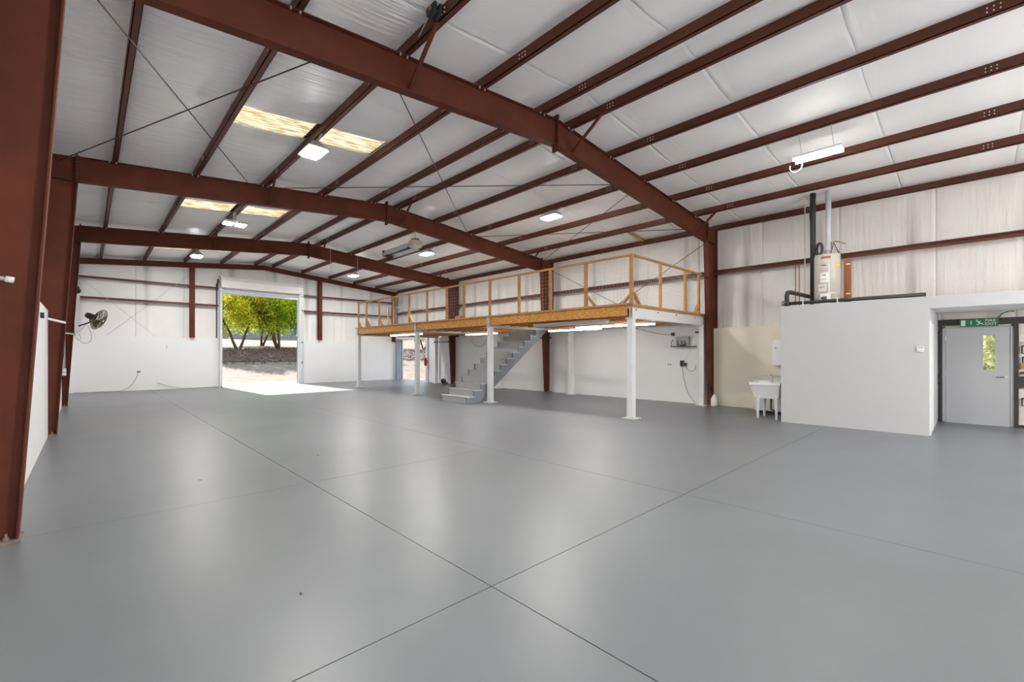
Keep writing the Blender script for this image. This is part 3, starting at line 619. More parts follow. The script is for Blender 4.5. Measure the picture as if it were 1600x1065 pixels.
while x < 12.5: m.bar((x, 5.43, 2.58), (x, 5.43, 3.70), .0022, .0022, up=(1, 0, 0)); x += .1
for i in range(1, 11): z = 2.6+i*.1; m.bar((9.0, 5.43, z), (12.5, 5.43, z), .0022, .0022)
o = m.build('wire_mesh', 'galv', T); o['kind'] = 'stuff'
T = thing('mezzanine_far_railing', 'thin grey railing across the far end of the mezzanine', 'railing', (10.8, 19.0, 2.6))
for x in (9.1, 10.18, 11.28): MB().box(x-.03, x+.03, 19.0, 19.05, 2.60, 3.66).build('railing_post', 'rail_wood', T)
MB().bar((8.8, 19.02, 3.68), (12.6, 19.02, 3.68), .05, .03).build('top_rail', 'galv', T)
tag(MB().box(12.55, 12.75, 16.6, 17.0, 2.60, 3.25).build('storage_box', 'board_red'), 'small brown wooden box on the mezzanine behind the far railing', 'box')

# ------------------------------------------------------------------ stairs
SX, SY0, SY1, TR, RI, NS = 8.10, 10.37, 11.70, .267, .1905, 13
T = thing('staircase', 'grey painted wooden staircase climbing to the mezzanine beside mid column', 'staircase', (9.6, 11.0, 0))
for sy0, sy1 in ((SY0, SY0+.04), (SY1-.04, SY1)):
    poly = []
    for i in range(NS-1):
        poly += [(SX+i*TR, i*RI if i else 0), (SX+i*TR, (i+1)*RI-.03)]
    poly += [(SX+(NS-1)*TR, (NS-1)*RI-.03), (SX+(NS-1)*TR+.28, (NS-1)*RI-.03), (SX+.46, 0)]
    q = MB().prism(poly, 'y', sy0, sy1); recalc(q.build('stringer', 'stair_side', T))
for i in range(NS-1):
    MB().box(SX+i*TR-.025, SX+(i+1)*TR+.01, SY0-.012, SY1+.012, (i+1)*RI-.03, (i+1)*RI).build('tread', 'stair_tread', T)
    MB().box(SX+i*TR, SX+i*TR+.018, SY0-.005, SY1+.005, i*RI, (i+1)*RI-.03).build('riser', 'stair_tread', T)

# ------------------------------------------------------------------ things under the mezzanine
def strip_light(x, y0, y1, z, label, lit=True, dx=0, m='white_paint'):
    T = thing('strip_light', label, 'light fixture', (x, (y0+y1)/2, z), 'strip lights under the mezzanine')
    MB().bar((x, y0, z), (x+dx, y1, z), .13, .05).build('housing', m, T)
    for s_ in (-.04, .04): MB().tube([(x+s_, y0+.02, z-.042), (x+dx+s_, y1-.02, z-.042)], .019, 8).build('tube', 'strip_tube' if lit else 'plastic_white', T, True)
    for yy in (y0+.3, y1-.3): MB().box(x+dx/2-.008, x+dx/2+.008, yy-.008, yy+.008, z+.02, 2.34).build('hanger', 'galv', T)
strip_light(9.22, 6.25, 8.7, 2.285, 'long white strip light under the near mezzanine edge', False)
strip_light(10.05, 6.55, 7.85, 2.25, 'short white strip light under mezzanine, slightly lower than its neighbour')
strip_light(10.6, 5.75, 7.6, 2.285, 'white strip light under mezzanine behind the front corner post')
strip_light(11.3, 7.9, 10.0, 2.28, 'white strip light under mezzanine nearest the mid column')
strip_light(9.2, 14.6, 16.9, 2.27, 'white strip light under the far part of mezzanine near side doorway')
strip_light(10.9, 12.2, 14.0, 2.27, 'white strip light under the mezzanine beyond the stairs')
tag(MB().tube([(12.93, 5.7, 2.345), (12.93, 14.1, 2.345)], .02, 8).build('conduit', 'galv_light'), 'long pale conduit on the right wall just under the mezzanine', 'conduit')
tag(MB().box(12.90, 12.99, 10.42, 10.5, 1.85, 1.98).build('junction_box', 'plastic_grey'), 'small grey junction box on white wall beside mid wall post', 'junction box')
T = thing('router_shelf', 'grey router box with antennas on a black wall shelf', 'router', (12.9, 6.1, 1.68))
MB().box(12.90, 12.99, 5.90, 6.30, 1.73, 1.99).build('case', 'plastic_grey', T); MB().box(12.78, 13.0, 5.72, 6.42, 1.68, 1.70).build('shelf', 'black', T)
for yy in (5.98, 6.08, 6.20): MB().tube([(12.84, yy, 1.70), (12.84, yy+.02, 1.86)], .012, 6).build('antenna', 'black', T)
MB().box(12.80, 12.88, 6.0, 6.12, 1.70, 1.75).build('adapter', 'black', T); MB().tube([(12.82, 6.40, 1.69), (12.9, 6.46, 1.80), (12.98, 6.43, 1.9)], .01, 6).build('cable', 'black', T)
T = thing('phone_panel', 'small black telephone panel on white wall below router', 'panel', (12.96, 6.1, 1.09))
MB().box(12.96, 13.0, 6.08, 6.20, 1.09, 1.27).build('case', 'dark', T); MB().box(12.945, 12.96, 5.99, 6.09, 1.10, 1.22).build('cover', 'plastic_grey', T); MB().box(12.93, 12.99, 6.0, 6.07, 1.12, 1.2).build('socket', 'black', T)
for (yy, zz, l) in ((6.55, 1.10, 'wall below the router, left of the phone panel'), ):
    T = thing('wall_outlet', 'white double power outlet on '+l, 'outlet', (12.99, yy, zz)); MB().box(12.985, 13.0, yy-.07, yy+.07, zz, zz+.09).build('plate', 'plastic_white', T)
    for d in (-.035, .035): MB().box(12.98, 12.986, yy+d-.022, yy+d+.022, zz+.02, zz+.07).build('socket', 'plastic_grey', T)
tag(MB().box(12.95, 13.0, 6.39, 6.48, 2.02, 2.12).build('camera_box', 'black'), 'small black box with cable on white wall above router', 'box')
tag(MB().box(12.96, 13.0, 5.62, 5.74, 2.08, 2.13).build('sensor', 'black'), 'tiny black sensor high on white wall by corner post', 'sensor')
def cable(pts, r, label, m='black', n=24):
    P = [Vector(p) for p in pts]; out = []
    P = [P[0]]+P+[P[-1]]
    for i in range(1, len(P)-2):
        for k in range(8):
            t = k/8; a, b, c, d = P[i-1], P[i], P[i+1], P[i+2]
            out.append(.5*((2*b)+(c-a)*t+(2*a-5*b+4*c-d)*t*t+(3*b-a-3*c+d)*t**3))
    out.append(P[-2])
    return tag(MB().tube(out, r, 5).build('cable', m, None, True), label, 'cable', 'loose cables')
cable([(12.97, 5.95, 1.68), (12.97, 5.90, 1.52), (12.97, 6.0, 1.40), (12.97, 6.08, 1.27)], .007, 'thin white cable from router down to the phone panel', 'plastic_white')
cable([(12.98, 6.14, 1.09), (12.97, 6.08, .7), (12.97, 5.95, .30), (12.96, 5.75, .04)], .008, 'grey cable running down wall from the phone panel to floor', 'plastic_grey')
cable([(12.98, 6.06, 1.10), (12.96, 5.9, .96), (12.96, 5.75, 1.0), (12.97, 5.72, 1.15)], .007, 'grey cable looping right of the phone panel', 'plastic_grey')
cable([(12.98, 6.43, 2.05), (12.98, 6.9, 2.10), (12.97, 7.5, 2.25), (12.96, 7.9, 2.33)], .007, 'dark cable drooping from black box to the mezzanine underside')
cable([(12.98, 16.4, 2.15), (12.98, 16.1, 1.88), (12.98, 15.75, 1.80), (12.98, 15.4, 1.92), (12.98, 15.2, 2.2)], .009, 'pale cable loop hanging on white wall beyond the stairs', 'galv')
tag(MB().tube([(12.62, 5.18, .50), (12.66, 5.16, .60), (12.72, 5.17, .52), (12.66, 5.17, .43), (12.61, 5.18, .52), (12.67, 5.15, .58), (12.71, 5.16, .46)], .02, 6).build('cable_coil', 'black', None, True), 'black cable coil hanging on the white post by near column', 'cable coil')
T = thing('jug', 'small white plastic jug on floor beside the near column', 'jug', (12.72, 5.12, 0))
MB().lathe([(.08, 0), (.09, .02), (.09, .2), (.05, .28), (.03, .30)], (12.74, 5.10, 0), 14).build('body', 'plastic_white', T, True); MB().lathe([(.032, .30), (.032, .33), (.0, .33)], (12.74, 5.10, 0), 10).build('cap', 'label_white', T)
for y0, y1, z, l in ((17.45, 18.62, 2.05, 'far column'), (10.98, 11.9, 2.07, 'mid column')):
    T = thing('wall_bar', 'black bar with end knobs mounted across the '+l, 'bar', (12.5, (y0+y1)/2, z)); 
    MB().tube([(12.48, y0, z), (12.48, y1, z)], .018, 8).build('rail', 'black', T); MB().lathe([(.035, -.02), (.035, .02)], (12.48, y0, z), 10, Matrix.Rotation(math.pi/2, 3, 'X')).build('knob', 'dark', T); MB().lathe([(.035, -.02), (.035, .02)], (12.48, y1, z), 10, Matrix.Rotation(math.pi/2, 3, 'X')).build('knob', 'dark', T)
T = thing('fire_extinguisher', 'red fire extinguisher hanging beside the side doorway', 'fire extinguisher', (12.80, 19.92, .86))
MB().lathe([(.05, .86), (.075, .88), (.075, 1.16), (.05, 1.21), (.025, 1.22)], (12.80, 19.92, 0), 14).build('cylinder', 'extinguisher', T, True); MB().box(12.77, 12.83, 19.89, 19.95, 1.22, 1.28).build('valve', 'black', T); MB().tube([(12.80, 19.90, 1.25), (12.72, 19.88, 1.2), (12.71, 19.88, 1.0)], .012, 6).build('hose', 'black', T); MB().box(12.87, 12.91, 19.88, 19.96, 1.0, 1.1).build('bracket', 'black', T)
T = thing('floor_sweeper', 'black floor sweeper with thin handle leaning by the far column', 'sweeper', (12.80, 18.25, 0))
MB().lathe([(.02, -.05), (.12, -.05), (.12, .05), (.02, .05)], (12.78, 18.28, .13), 16, Matrix.Rotation(math.pi/2, 3, 'X')).build('wheel', 'black', T); MB().tube([(12.78, 18.22, .13), (12.90, 18.20, 1.02)], .014, 8).build('handle', 'galv', T); MB().box(12.72, 12.92, 18.12, 18.34, 0.005, .06).build('base', 'dark', T)

# ------------------------------------------------------------------ utility sink corner
T = thing('utility_sink', 'white plastic utility sink on four legs beside the partition', 'sink', (11.55, 3.3, 0))
def tub(x0, x1, y0, y1, z0, z1, ins):
    q = MB(); o = [(x0, y0, z1), (x1, y0, z1), (x1, y1, z1), (x0, y1, z1)]; b = [(x0+ins, y0+.06, z0), (x1-ins, y0+.06, z0), (x1-ins, y1-ins, z0), (x0+ins, y1-ins, z0)]
    i_ = [(x0+.03, y0+.03, z1), (x1-.03, y0+.03, z1), (x1-.03, y1-.03, z1), (x0+.03, y1-.03, z1)]; ib = [(x0+ins+.03, y0+.09, z0+.03), (x1-ins-.03, y0+.09, z0+.03), (x1-ins-.03, y1-ins-.03, z0+.03), (x0+ins+.03, y1-ins-.03, z0+.03)]
    fs = [(4, 5, 1, 0), (5, 6, 2, 1), (6, 7, 3, 2), (7, 4, 0, 3), (7, 6, 5, 4)]
    q.add(o+b, fs); q.add(i_+ib, [(0, 1, 5, 4), (1, 2, 6, 5), (2, 3, 7, 6), (3, 0, 4, 7), (4, 5, 6, 7)])
    q.add(o+i_, [(0, 1, 5, 4), (1, 2, 6, 5), (2, 3, 7, 6), (3, 0, 4, 7)]); return q
recalc(tub(11.00, 11.62, 2.99, 3.62, .46, .80, .10).build('tub', 'skin_tub', T))
m = MB().box(10.985, 11.635, 2.97, 2.99, .765, .815).box(10.985, 11.635, 3.62, 3.64, .765, .815).box(10.985, 11.0, 2.97, 3.64, .765, .815).box(11.62, 11.635, 2.97, 3.64, .765, .815); m.build('rim', 'skin_tub', T)
for lx, ly in ((11.08, 3.08), (11.54, 3.08), (11.08, 3.46), (11.54, 3.46)):
    MB().tube([(lx, ly, .48), (lx, ly, .0)], [.045, .022], 8).build('leg', 'skin_tub', T)
MB().tube([(11.56, 3.3, .80), (11.56, 3.3, .96), (11.52, 3.3, 1.0), (11.42, 3.3, .98)], .012, 8).build('faucet', 'chrome', T, True)
MB().tube([(11.3, 3.25, .48), (11.3, 3.25, .20), (11.45, 3.2, .15)], .02, 8).build('drain', 'bronze', T)
T = thing('low_cabinet', 'pale low cabinet with dark toe kick behind the utility sink', 'cabinet', (12.5, 3.3, 0))
MB().box(12.0, 12.98, 2.95, 3.84, .08, .86).build('body', 'white_wall', T); MB().box(12.06, 12.98, 2.97, 3.80, 0, .08).build('toe_kick', 'black', T); MB().box(11.97, 12.99, 2.94, 3.86, .86, .89).build('top', 'galv_light', T)
MB().box(11.985, 12.0, 3.0, 3.40, .12, .84).build('door', 'white_wall', T); MB().box(11.985, 12.0, 3.42, 3.80, .12, .84).build('door', 'white_wall', T)
T = thing('towel_dispenser', 'white paper towel dispenser on the beige wall above sink', 'dispenser', (12.9, 3.45, 1.18))
MB().box(12.80, 12.99, 3.28, 3.66, 1.18, 1.76).build('body', 'plastic_white', T); MB().box(12.80, 12.99, 3.30, 3.63, 1.76, 1.83).build('lid', 'plastic_white', T); MB().box(12.79, 12.80, 3.55, 3.60, 1.60, 1.63).build('lock', 'plastic_grey', T)
tag(MB().tube([(12.9, 3.36, 1.85), (12.88, 3.40, 2.0), (12.9, 3.34, 2.05)], .03, 8).build('soap_dispenser', 'black', None, True), 'black soap dispenser above the towel dispenser at partition edge', 'dispenser')

# ------------------------------------------------------------------ alcove clutter by the fire exit
for i, (yy, zz) in enumerate(((-.62, 1.62), (-.63, 1.40), (-.62, .58))):
    tag(MB().tube([(13.40, yy, zz), (13.40, yy-.09, zz), (13.40, yy-.09, zz-.14), (13.40, yy, zz-.14), (13.40, yy, zz)], .012, 6).build('wall_hook', 'black'), 'black square wall hook right of the fire exit, '+['highest', 'middle', 'lowest'][i], 'hook', 'hooks by the fire exit')
T = thing('tool_bundle', 'small pink and orange tools hung right of the fire exit', 'tools', (13.4, -.66, 1.2))
MB().box(13.36, 13.42, -.72, -.58, 1.70, 1.84).build('pink_bag', 'paper', T); MB().box(13.36, 13.42, -.72, -.60, 1.18, 1.28).build('wood_block', 'wood', T); MB().box(13.36, 13.42, -.70, -.60, 1.08, 1.11).build('clip', 'black', T)
cable([(13.32, -.30, 2.20), (13.30, -.36, 2.28), (13.2, -.45, 2.31), (13.0, -.5, 2.29)], .009, 'black cable rising from the fire exit sign to the soffit')
cable([(13.42, .53, 2.03), (13.38, .60, 1.88), (13.40, .62, 1.78)], .009, 'black cable hanging at the top left of fire exit')

# ------------------------------------------------------------------ left wall and end wall bits
T = thing('wall_fan', 'bronze caged wall fan mounted on the far left column', 'fan', (.15, 17.45, 2.2))
ax = Vector((.86, -.30, -.42)).normalized(); M3 = ax.to_track_quat('Z', 'Y').to_matrix(); C0 = Vector((.24, 17.40, 2.46))
m = MB()
for rr, zz in ((.30, 0), (.30, .04), (.24, .085), (.17, .11), (.10, .12), (.24, -.045), (.17, -.07), (.08, -.08)):
    m.tube([C0+M3 @ Vector((rr*math.cos(t), rr*math.sin(t), zz)) for t in [2*math.pi*i/28 for i in range(29)]], .0065, 5)
for i in range(28):
    t = 2*math.pi*i/28; c, s_ = math.cos(t), math.sin(t)
    m.tube([C0+M3 @ Vector((r_*c, r_*s_, z_)) for r_, z_ in ((.04, .122), (.17, .11), (.24, .085), (.30, .04), (.30, 0), (.24, -.045), (.08, -.08))], .0035, 4)
m.build('cage', 'bronze', T)
m = MB()
for i in range(3):
    t0 = 2*math.pi*i/3
    m.grid(4, 4, lambda u, v: C0+M3 @ Vector(((.05+.2*v)*math.cos(t0+(u-.5)*1.3), (.05+.2*v)*math.sin(t0+(u-.5)*1.3), .02+(u-.5)*.07)))
m.build('blades', 'bronze', T, True)
MB().lathe([(.03, -.30), (.07, -.29), (.085, -.22), (.085, -.10), (.05, -.06)], C0, 16, M3).build('motor', 'dark', T, True)
MB().tube([C0+M3 @ Vector((0, 0, -.2)), C0+M3 @ Vector((0, 0, -.2))+Vector((0, .02, -.17)), (-.17, 17.50, 2.25)], .02, 8).build('bracket', 'black', T)
MB().lathe([(.03, 0), (.06, .03), (.05, .06)], C0+M3 @ Vector((0, 0, -.31)), 10, M3).build('switch_housing', 'dark', T)
cable([(.02, 17.42, 2.28), (.10, 17.42, 2.0), (.06, 17.42, 1.80), (-.08, 17.42, 1.78), (-.22, 17.42, 1.95)], .007, 'grey fan cord drooping from wall fan to the far left column', 'plastic_grey')
cable([(.0, 17.42, 2.30), (-.12, 17.42, 2.15), (-.24, 17.42, 2.0), (-.20, 17.42, 1.86), (-.12, 17.42, 1.90), (-.16, 17.42, 2.02)], .006, 'small coiled cord at the far left column below the fan', 'plastic_grey')
tag(MB().tube([(-.53, 11.3, 2.09), (-.50, 11.28, 2.085), (-.27, 11.28, 2.02)], .02, 8).build('conduit_stub', 'plastic_white'), 'short white conduit crossing the second left column web', 'conduit', 'column conduits')
tag(MB().tube([(-.47, 17.45, 2.05), (-.26, 17.45, 2.02)], .02, 8).build('conduit_stub', 'plastic_white'), 'short white conduit crossing the far left column web', 'conduit', 'column conduits')
T = thing('pipe_stub', 'grey pipe with white end cap sticking out of nearest left column', 'pipe', (-.5, 5.15, 2.03))
MB().tube([(-.66, 5.15, 2.06), (-.44, 5.14, 2.035)], .016, 8).build('pipe', 'galv', T); MB().tube([(-.45, 5.14, 2.037), (-.405, 5.14, 2.03)], .024, 10).build('cap', 'plastic_white', T, True)
T = thing('switch_box', 'white double switch box with conduit on the far left column', 'switch box', (-.44, 17.46, .88))
MB().box(-.49, -.41, 17.42, 17.49, .97, 1.06).build('box_body', 'plastic_white', T); MB().box(-.49, -.41, 17.42, 17.49, .87, .955).build('box_body', 'plastic_white', T); MB().tube([(-.44, 17.46, 1.06), (-.44, 17.46, 2.0)], .012, 6).build('conduit', 'galv', T); MB().tube([(-.47, 17.46, 1.06), (-.46, 17.46, 1.75)], .010, 6).build('conduit', 'plastic_white', T)
tag(MB().box(-.50, -.46, 9.60, 9.70, 2.0, 2.08).build('sensor', 'black'), 'small black sensor on left wainscot top before the second column', 'sensor')
T = thing('alarm_bell', 'dark round bell on a white backing plate near the left corner', 'bell', (-.35, 19.5, 3.2))
MB().box(-.66, -.16, 19.4, 19.5, 3.02, 3.36).build('backing', 'white_wall', T); MB().lathe([(.03, -.05), (.12, -.04), (.12, .03), (.04, .05)], (-.24, 19.42, 3.47), 16, Matrix.Rotation(math.pi/2, 3, 'X')).build('gong', 'black', T, True); MB().tube([(-.60, 19.45, 3.47), (-.24, 19.45, 3.47)], .02, 6).build('arm', 'dark', T)
T = thing('end_wall_outlet', 'dark double outlet on the end wall wainscot with cord', 'outlet', (1.52, 23.39, .70))
MB().box(1.46, 1.58, 23.385, 23.40, .70, .80).build('plate', 'plastic_white', T)
for d in (-.028, .028): MB().box(1.52+d-.02, 1.52+d+.02, 23.378, 23.386, .715, .785).build('socket', 'dark', T)
cable([(1.50, 23.38, .71), (1.42, 23.37, .45), (1.22, 23.36, .15), (.95, 23.35, .02), (.3, 23.34, .012), (-.35, 23.33, .012)], .009, 'thin grey cord arcing from end wall outlet to floor', 'plastic_grey')
cable([(2.1, 23.38, .28), (2.5, 23.37, .12), (3.0, 23.35, .014), (4.2, 23.34, .012)], .009, 'thin grey cord along the end wall base toward roll-up door', 'plastic_grey')
tag(MB().box(2.40, 2.43, 23.37, 23.40, 1.70, 1.82).build('wall_hook', 'galv'), 'small metal hook on the end wall wainscot left of roll-up door', 'hook')
tag(MB().box(10.66, 10.69, 23.37, 23.40, 1.62, 1.74).build('wall_hook', 'galv'), 'small metal hook on end wall wainscot under mezzanine', 'hook')

for i, (x, y_, l) in enumerate(((2.415, 6.578, 'near the middle of the hall'), (.941, 2.843, 'in the left foreground'), (.951, 6.218, 'beyond the nearest left column'))):
    a = i*1.3; m = MB().add([(x+.022*math.cos(a), y_+.022*math.sin(a), .003), (x+.008*math.cos(a+1.4), y_+.008*math.sin(a+1.4), .008), (x-.02*math.cos(a+.3), y_-.02*math.sin(a+.3), .003), (x+.008*math.cos(a-1.6), y_+.008*math.sin(a-1.6), .002), (x, y_, .001)], [(0, 1, 2, 3), (0, 4, 1), (1, 4, 2), (2, 4, 3), (3, 4, 0)])
    tag(m.build('dry_leaf', 'bark'), 'tiny dark dry leaf lying on the grey floor '+l, 'leaf', 'debris on the floor')

# ------------------------------------------------------------------ lamps
def high_bay(x, y_, label, lit=1.0, zoff=-.28):
    z = zt(x)+zoff; hx_ = min(PUR_L+PUR_R, key=lambda q_: abs(q_-x))+.03; T = thing('high_bay_light', label, 'ceiling light', (x, y_, z), 'high-bay ceiling lights')
    q = MB(); a, b = .17, .275; c, d = .09, .21
    q.add([(x-a, y_-b, z), (x+a, y_-b, z), (x+a, y_+b, z), (x-a, y_+b, z), (x-c, y_-d, z+.10), (x+c, y_-d, z+.10), (x+c, y_+d, z+.10), (x-c, y_+d, z+.10)], [(0, 1, 5, 4), (1, 2, 6, 5), (2, 3, 7, 6), (3, 0, 4, 7), (4, 5, 6, 7)])
    q.box(x-c*.7, x+c*.7, y_-d*.8, y_+d*.8, z+.10, z+.14)
    q.build('hood', 'galv', T)
    MB().box(x-a+.035, x+a-.035, y_-b+.035, y_+b-.035, z-.035, z+.012).build('lens', 'lens', T)
    MB().box(x-a-.008, x+a+.008, y_-b-.008, y_-b+.032, z-.01, z+.015).box(x-a-.008, x+a+.008, y_+b-.032, y_+b+.008, z-.01, z+.015).box(x-a-.008, x-a+.032, y_-b, y_+b, z-.01, z+.015).box(x+a-.032, x+a+.008, y_-b, y_+b, z-.01, z+.015).build('frame', 'galv_light', T)
    for yy in (y_-.19, y_+.19): MB().bar((x, yy, z+.12), (hx_, yy, zt(hx_)+.012), .03, .012, up=(0, 1, 0)).build('hanger', 'galv', T)
    return T
high_bay(2.95, 8.25, 'lit rectangular high-bay light below the nearest left skylight')
high_bay(2.95, 19.95, 'lit rectangular high-bay light on left slope nearest the end wall')
high_bay(8.95, 7.85, 'rectangular high-bay light above the near end of the mezzanine')
high_bay(8.95, 13.85, 'rectangular high-bay light above mezzanine beside the radiant heater')
high_bay(8.98, 20.05, 'small rectangular high-bay light on right slope near the end wall')
high_bay(2.95, 2.1, 'rectangular high-bay light on left slope behind the camera'); high_bay(2.95, -4, 'rectangular high-bay light on left slope farthest behind the camera'); high_bay(8.95, -4, 'rectangular high-bay light on right slope behind the camera')  # out-of-view fixtures added to raise the hall's brightness
T = thing('twin_floodlight', 'bright twin-head floodlight below the second left skylight', 'ceiling light', (2.98, 14.3, 4.95))
MB().box(2.96, 3.0, 14.2, 14.4, 5.16, 5.40).build('bracket', 'galv', T)
for dx in (-.15, .15):
    hd = MB().box(2.98+dx-.12, 2.98+dx+.12, 14.12, 14.48, 5.08, 5.14).build('lamp_head', 'galv_light', T); MB().box(2.98+dx-.11, 2.98+dx+.11, 14.13, 14.47, 5.065, 5.08).build('lens', 'tube_on', hd)
T = thing('tube_light', 'lit twin-tube shop light hanging from the right roof slope', 'ceiling light', (9.42, 1.95, 5.0))
MB().box(9.30, 9.54, 1.60, 2.32, 5.03, 5.06).build('housing', 'white_paint', T)
for dx in (-.085, .085): MB().tube([(9.42+dx, 1.60, 5.005), (9.42+dx, 2.32, 5.005)], .024, 10).build('tube', 'tube_on', T, True)
for yy in (1.72, 2.2): MB().tube([(9.42, yy, 5.06), (9.18, yy, zt(9.18)+.012)], .004, 5).build('hanger_wire', 'galv', T)
MB().tube([(9.42+.05, 2.36+.10*math.cos(t)-.05, 4.93+.11*math.sin(t)) for t in [math.pi*(.9+i*.12) for i in range(11)]], .008, 6).build('power_cord', 'plastic_white', T, True)
PY, PZ = -3.4, 2.2
for k, x in enumerate((7.8, 9.15, 10.5)):  # hanging lamps added out of view to brighten ceiling and right wall
    T = thing('pendant_lamp', 'white globe pendant lamp in the rear bay, '+['left', 'middle', 'right'][k]+' of three', 'pendant lamp', (x, PY, PZ-.19), 'rear bay pendant lamps')
    MB().tube([(x, PY, PZ+.25), (x, PY, zt(x)+.02)], .012, 6).build('stem', 'galv', T); MB().lathe([(.05, PZ+.19), (.07, PZ+.21), (.05, PZ+.27)], (x, PY, 0), 12).build('holder', 'galv', T)
    MB().lathe([(.19*math.sin(math.pi*i/12)+.001, PZ-.19*math.cos(math.pi*i/12)) for i in range(13)], (x, PY, 0), 20).build('globe', 'globe', T, True)
# radiant heater
T = thing('radiant_heater', 'hanging radiant heater with angled reflectors below the right roof slope', 'heater', (7.7, 13.5, 4.9))
q = MB(); z = 4.90
q.prism([(7.46, z), (7.50, z), (7.62, z+.17), (7.80, z+.17), (7.92, z), (7.96, z), (7.83, z+.20), (7.59, z+.20)], 'y', 12.75, 14.4); recalc(q.build('reflector', 'galv', T))
MB().tube([(7.71, 12.7, z+.08), (7.71, 14.45, z+.08)], .045, 10).build('burner_tube', 'dark', T, True)
MB().box(7.56, 7.86, 12.45, 12.75, z+.02, z+.24).build('burner_box', 'tank', T); MB().lathe([(.02, 0), (.13, .01), (.13, .05), (.04, .06)], (7.71, 12.6, z+.24), 14).build('motor', 'dark', T)
MB().box(7.50, 7.92, 14.40, 14.43, z-.01, z+.2).build('end_plate', 'bronze', T)
for yy in (12.9, 14.2):
    for xx in (7.62, 7.80): MB().tube([(xx, yy, z+.2), (7.82, yy, zt(7.8)+.02)], .004, 5).build('chain', 'galv', T)
MB().tube([(7.71, 12.6, z+.3), (7.66, 12.55, z+.55), (7.45, 12.4, z+.8), (7.3, 12.2, z+.85)], .014, 6).build('gas_hose', 'label_yellow', T, True)
T = thing('cable_reel', 'small black round cable reel fixed to a purlin above nearest frame', 'cable reel', (2.95, 4.35, 5.36))
MB().lathe([(.02, -.05), (.10, -.05), (.10, -.03), (.05, -.03), (.05, .03), (.10, .03), (.10, .05), (.02, .05)], (2.93, 4.38, 5.47), 18, Matrix.Rotation(math.pi/2, 3, 'Y')).build('drum', 'black', T, True); MB().lathe([(.02, -.01), (.03, 0)], (2.875, 4.38, 5.47), 8, Matrix.Rotation(math.pi/2, 3, 'Y')).build('hub', 'copper', T); MB().tube([(2.9, 4.45, 5.42), (2.92, 4.7, 5.32)], .005, 5).build('cord', 'galv', T)
tag(MB().bar((11.85, 7.35, 5.20), (12.98, 7.45, 5.12), .09, .04).build('wood_block', 'wood'), 'short wooden board bridging purlin and eave beam above mezzanine', 'board')
for yy, l in ((13.2, 'nearer'), (14.9, 'farther')):
    tag(MB().tube([(6.9, 17.5, 4.7), (6.9, 17.5, 5.6)] if l == 'nearer' else [(8.0, 17.5, 4.55), (8.0, 17.5, 5.5)], .008, 5).build('drop_wire', 'galv'), 'thin vertical drop wire by the far frame, '+l+' to the ridge', 'wire', 'drop wires')

# ------------------------------------------------------------------ outdoors
def gz(x, y_):
    pts = [(-400, -.05), (26.2, -.05), (30, .12), (36, .62), (38.5, .9), (43, 1.85), (46, 2.02), (52, 2.25), (70, 3.3), (130, 7), (400, 7)]
    for (a, b), (c, d) in zip(pts[:-1], pts[1:]):
        if a <= y_ <= c: z = b+(d-b)*(y_-a)/(c-a); break
    return z+noise.noise(Vector((x*.25, y_*.25, 0)))*.12*min(1, max(0, (y_-26)/6))
def ground(name, x0, x1, y0, y1, nx, ny, m, dz=0):
    q = MB().grid(nx, ny, lambda u, v: (x0+(x1-x0)*u, y0+(y1-y0)*v, gz(x0+(x1-x0)*u, y0+(y1-y0)*v)+dz)); return q.build(name, m, None, True)
struct(ground('ground', -90, 120, 23.75, 130, 105, 106, 'dirt', -.02))
struct(MB().box(-90, -.95, -90, 23.75, -.3, -.08).build('ground_left', 'dirt')); struct(MB().box(13.6, 120, -90, 23.75, -.3, -.08).build('ground_right', 'dirt')); struct(MB().box(-.95, 13.6, -90, YB-.2, -.3, -.08).build('ground_front', 'concrete'))
struct(MB().box(3.2, 9.2, 23.75, 26.0, -.2, -.02).build('apron', 'concrete'))
mul = ground('mulch_bank', -20, 60, 38.2, 44.6, 100, 18, 'mulch', .03); struct(mul)
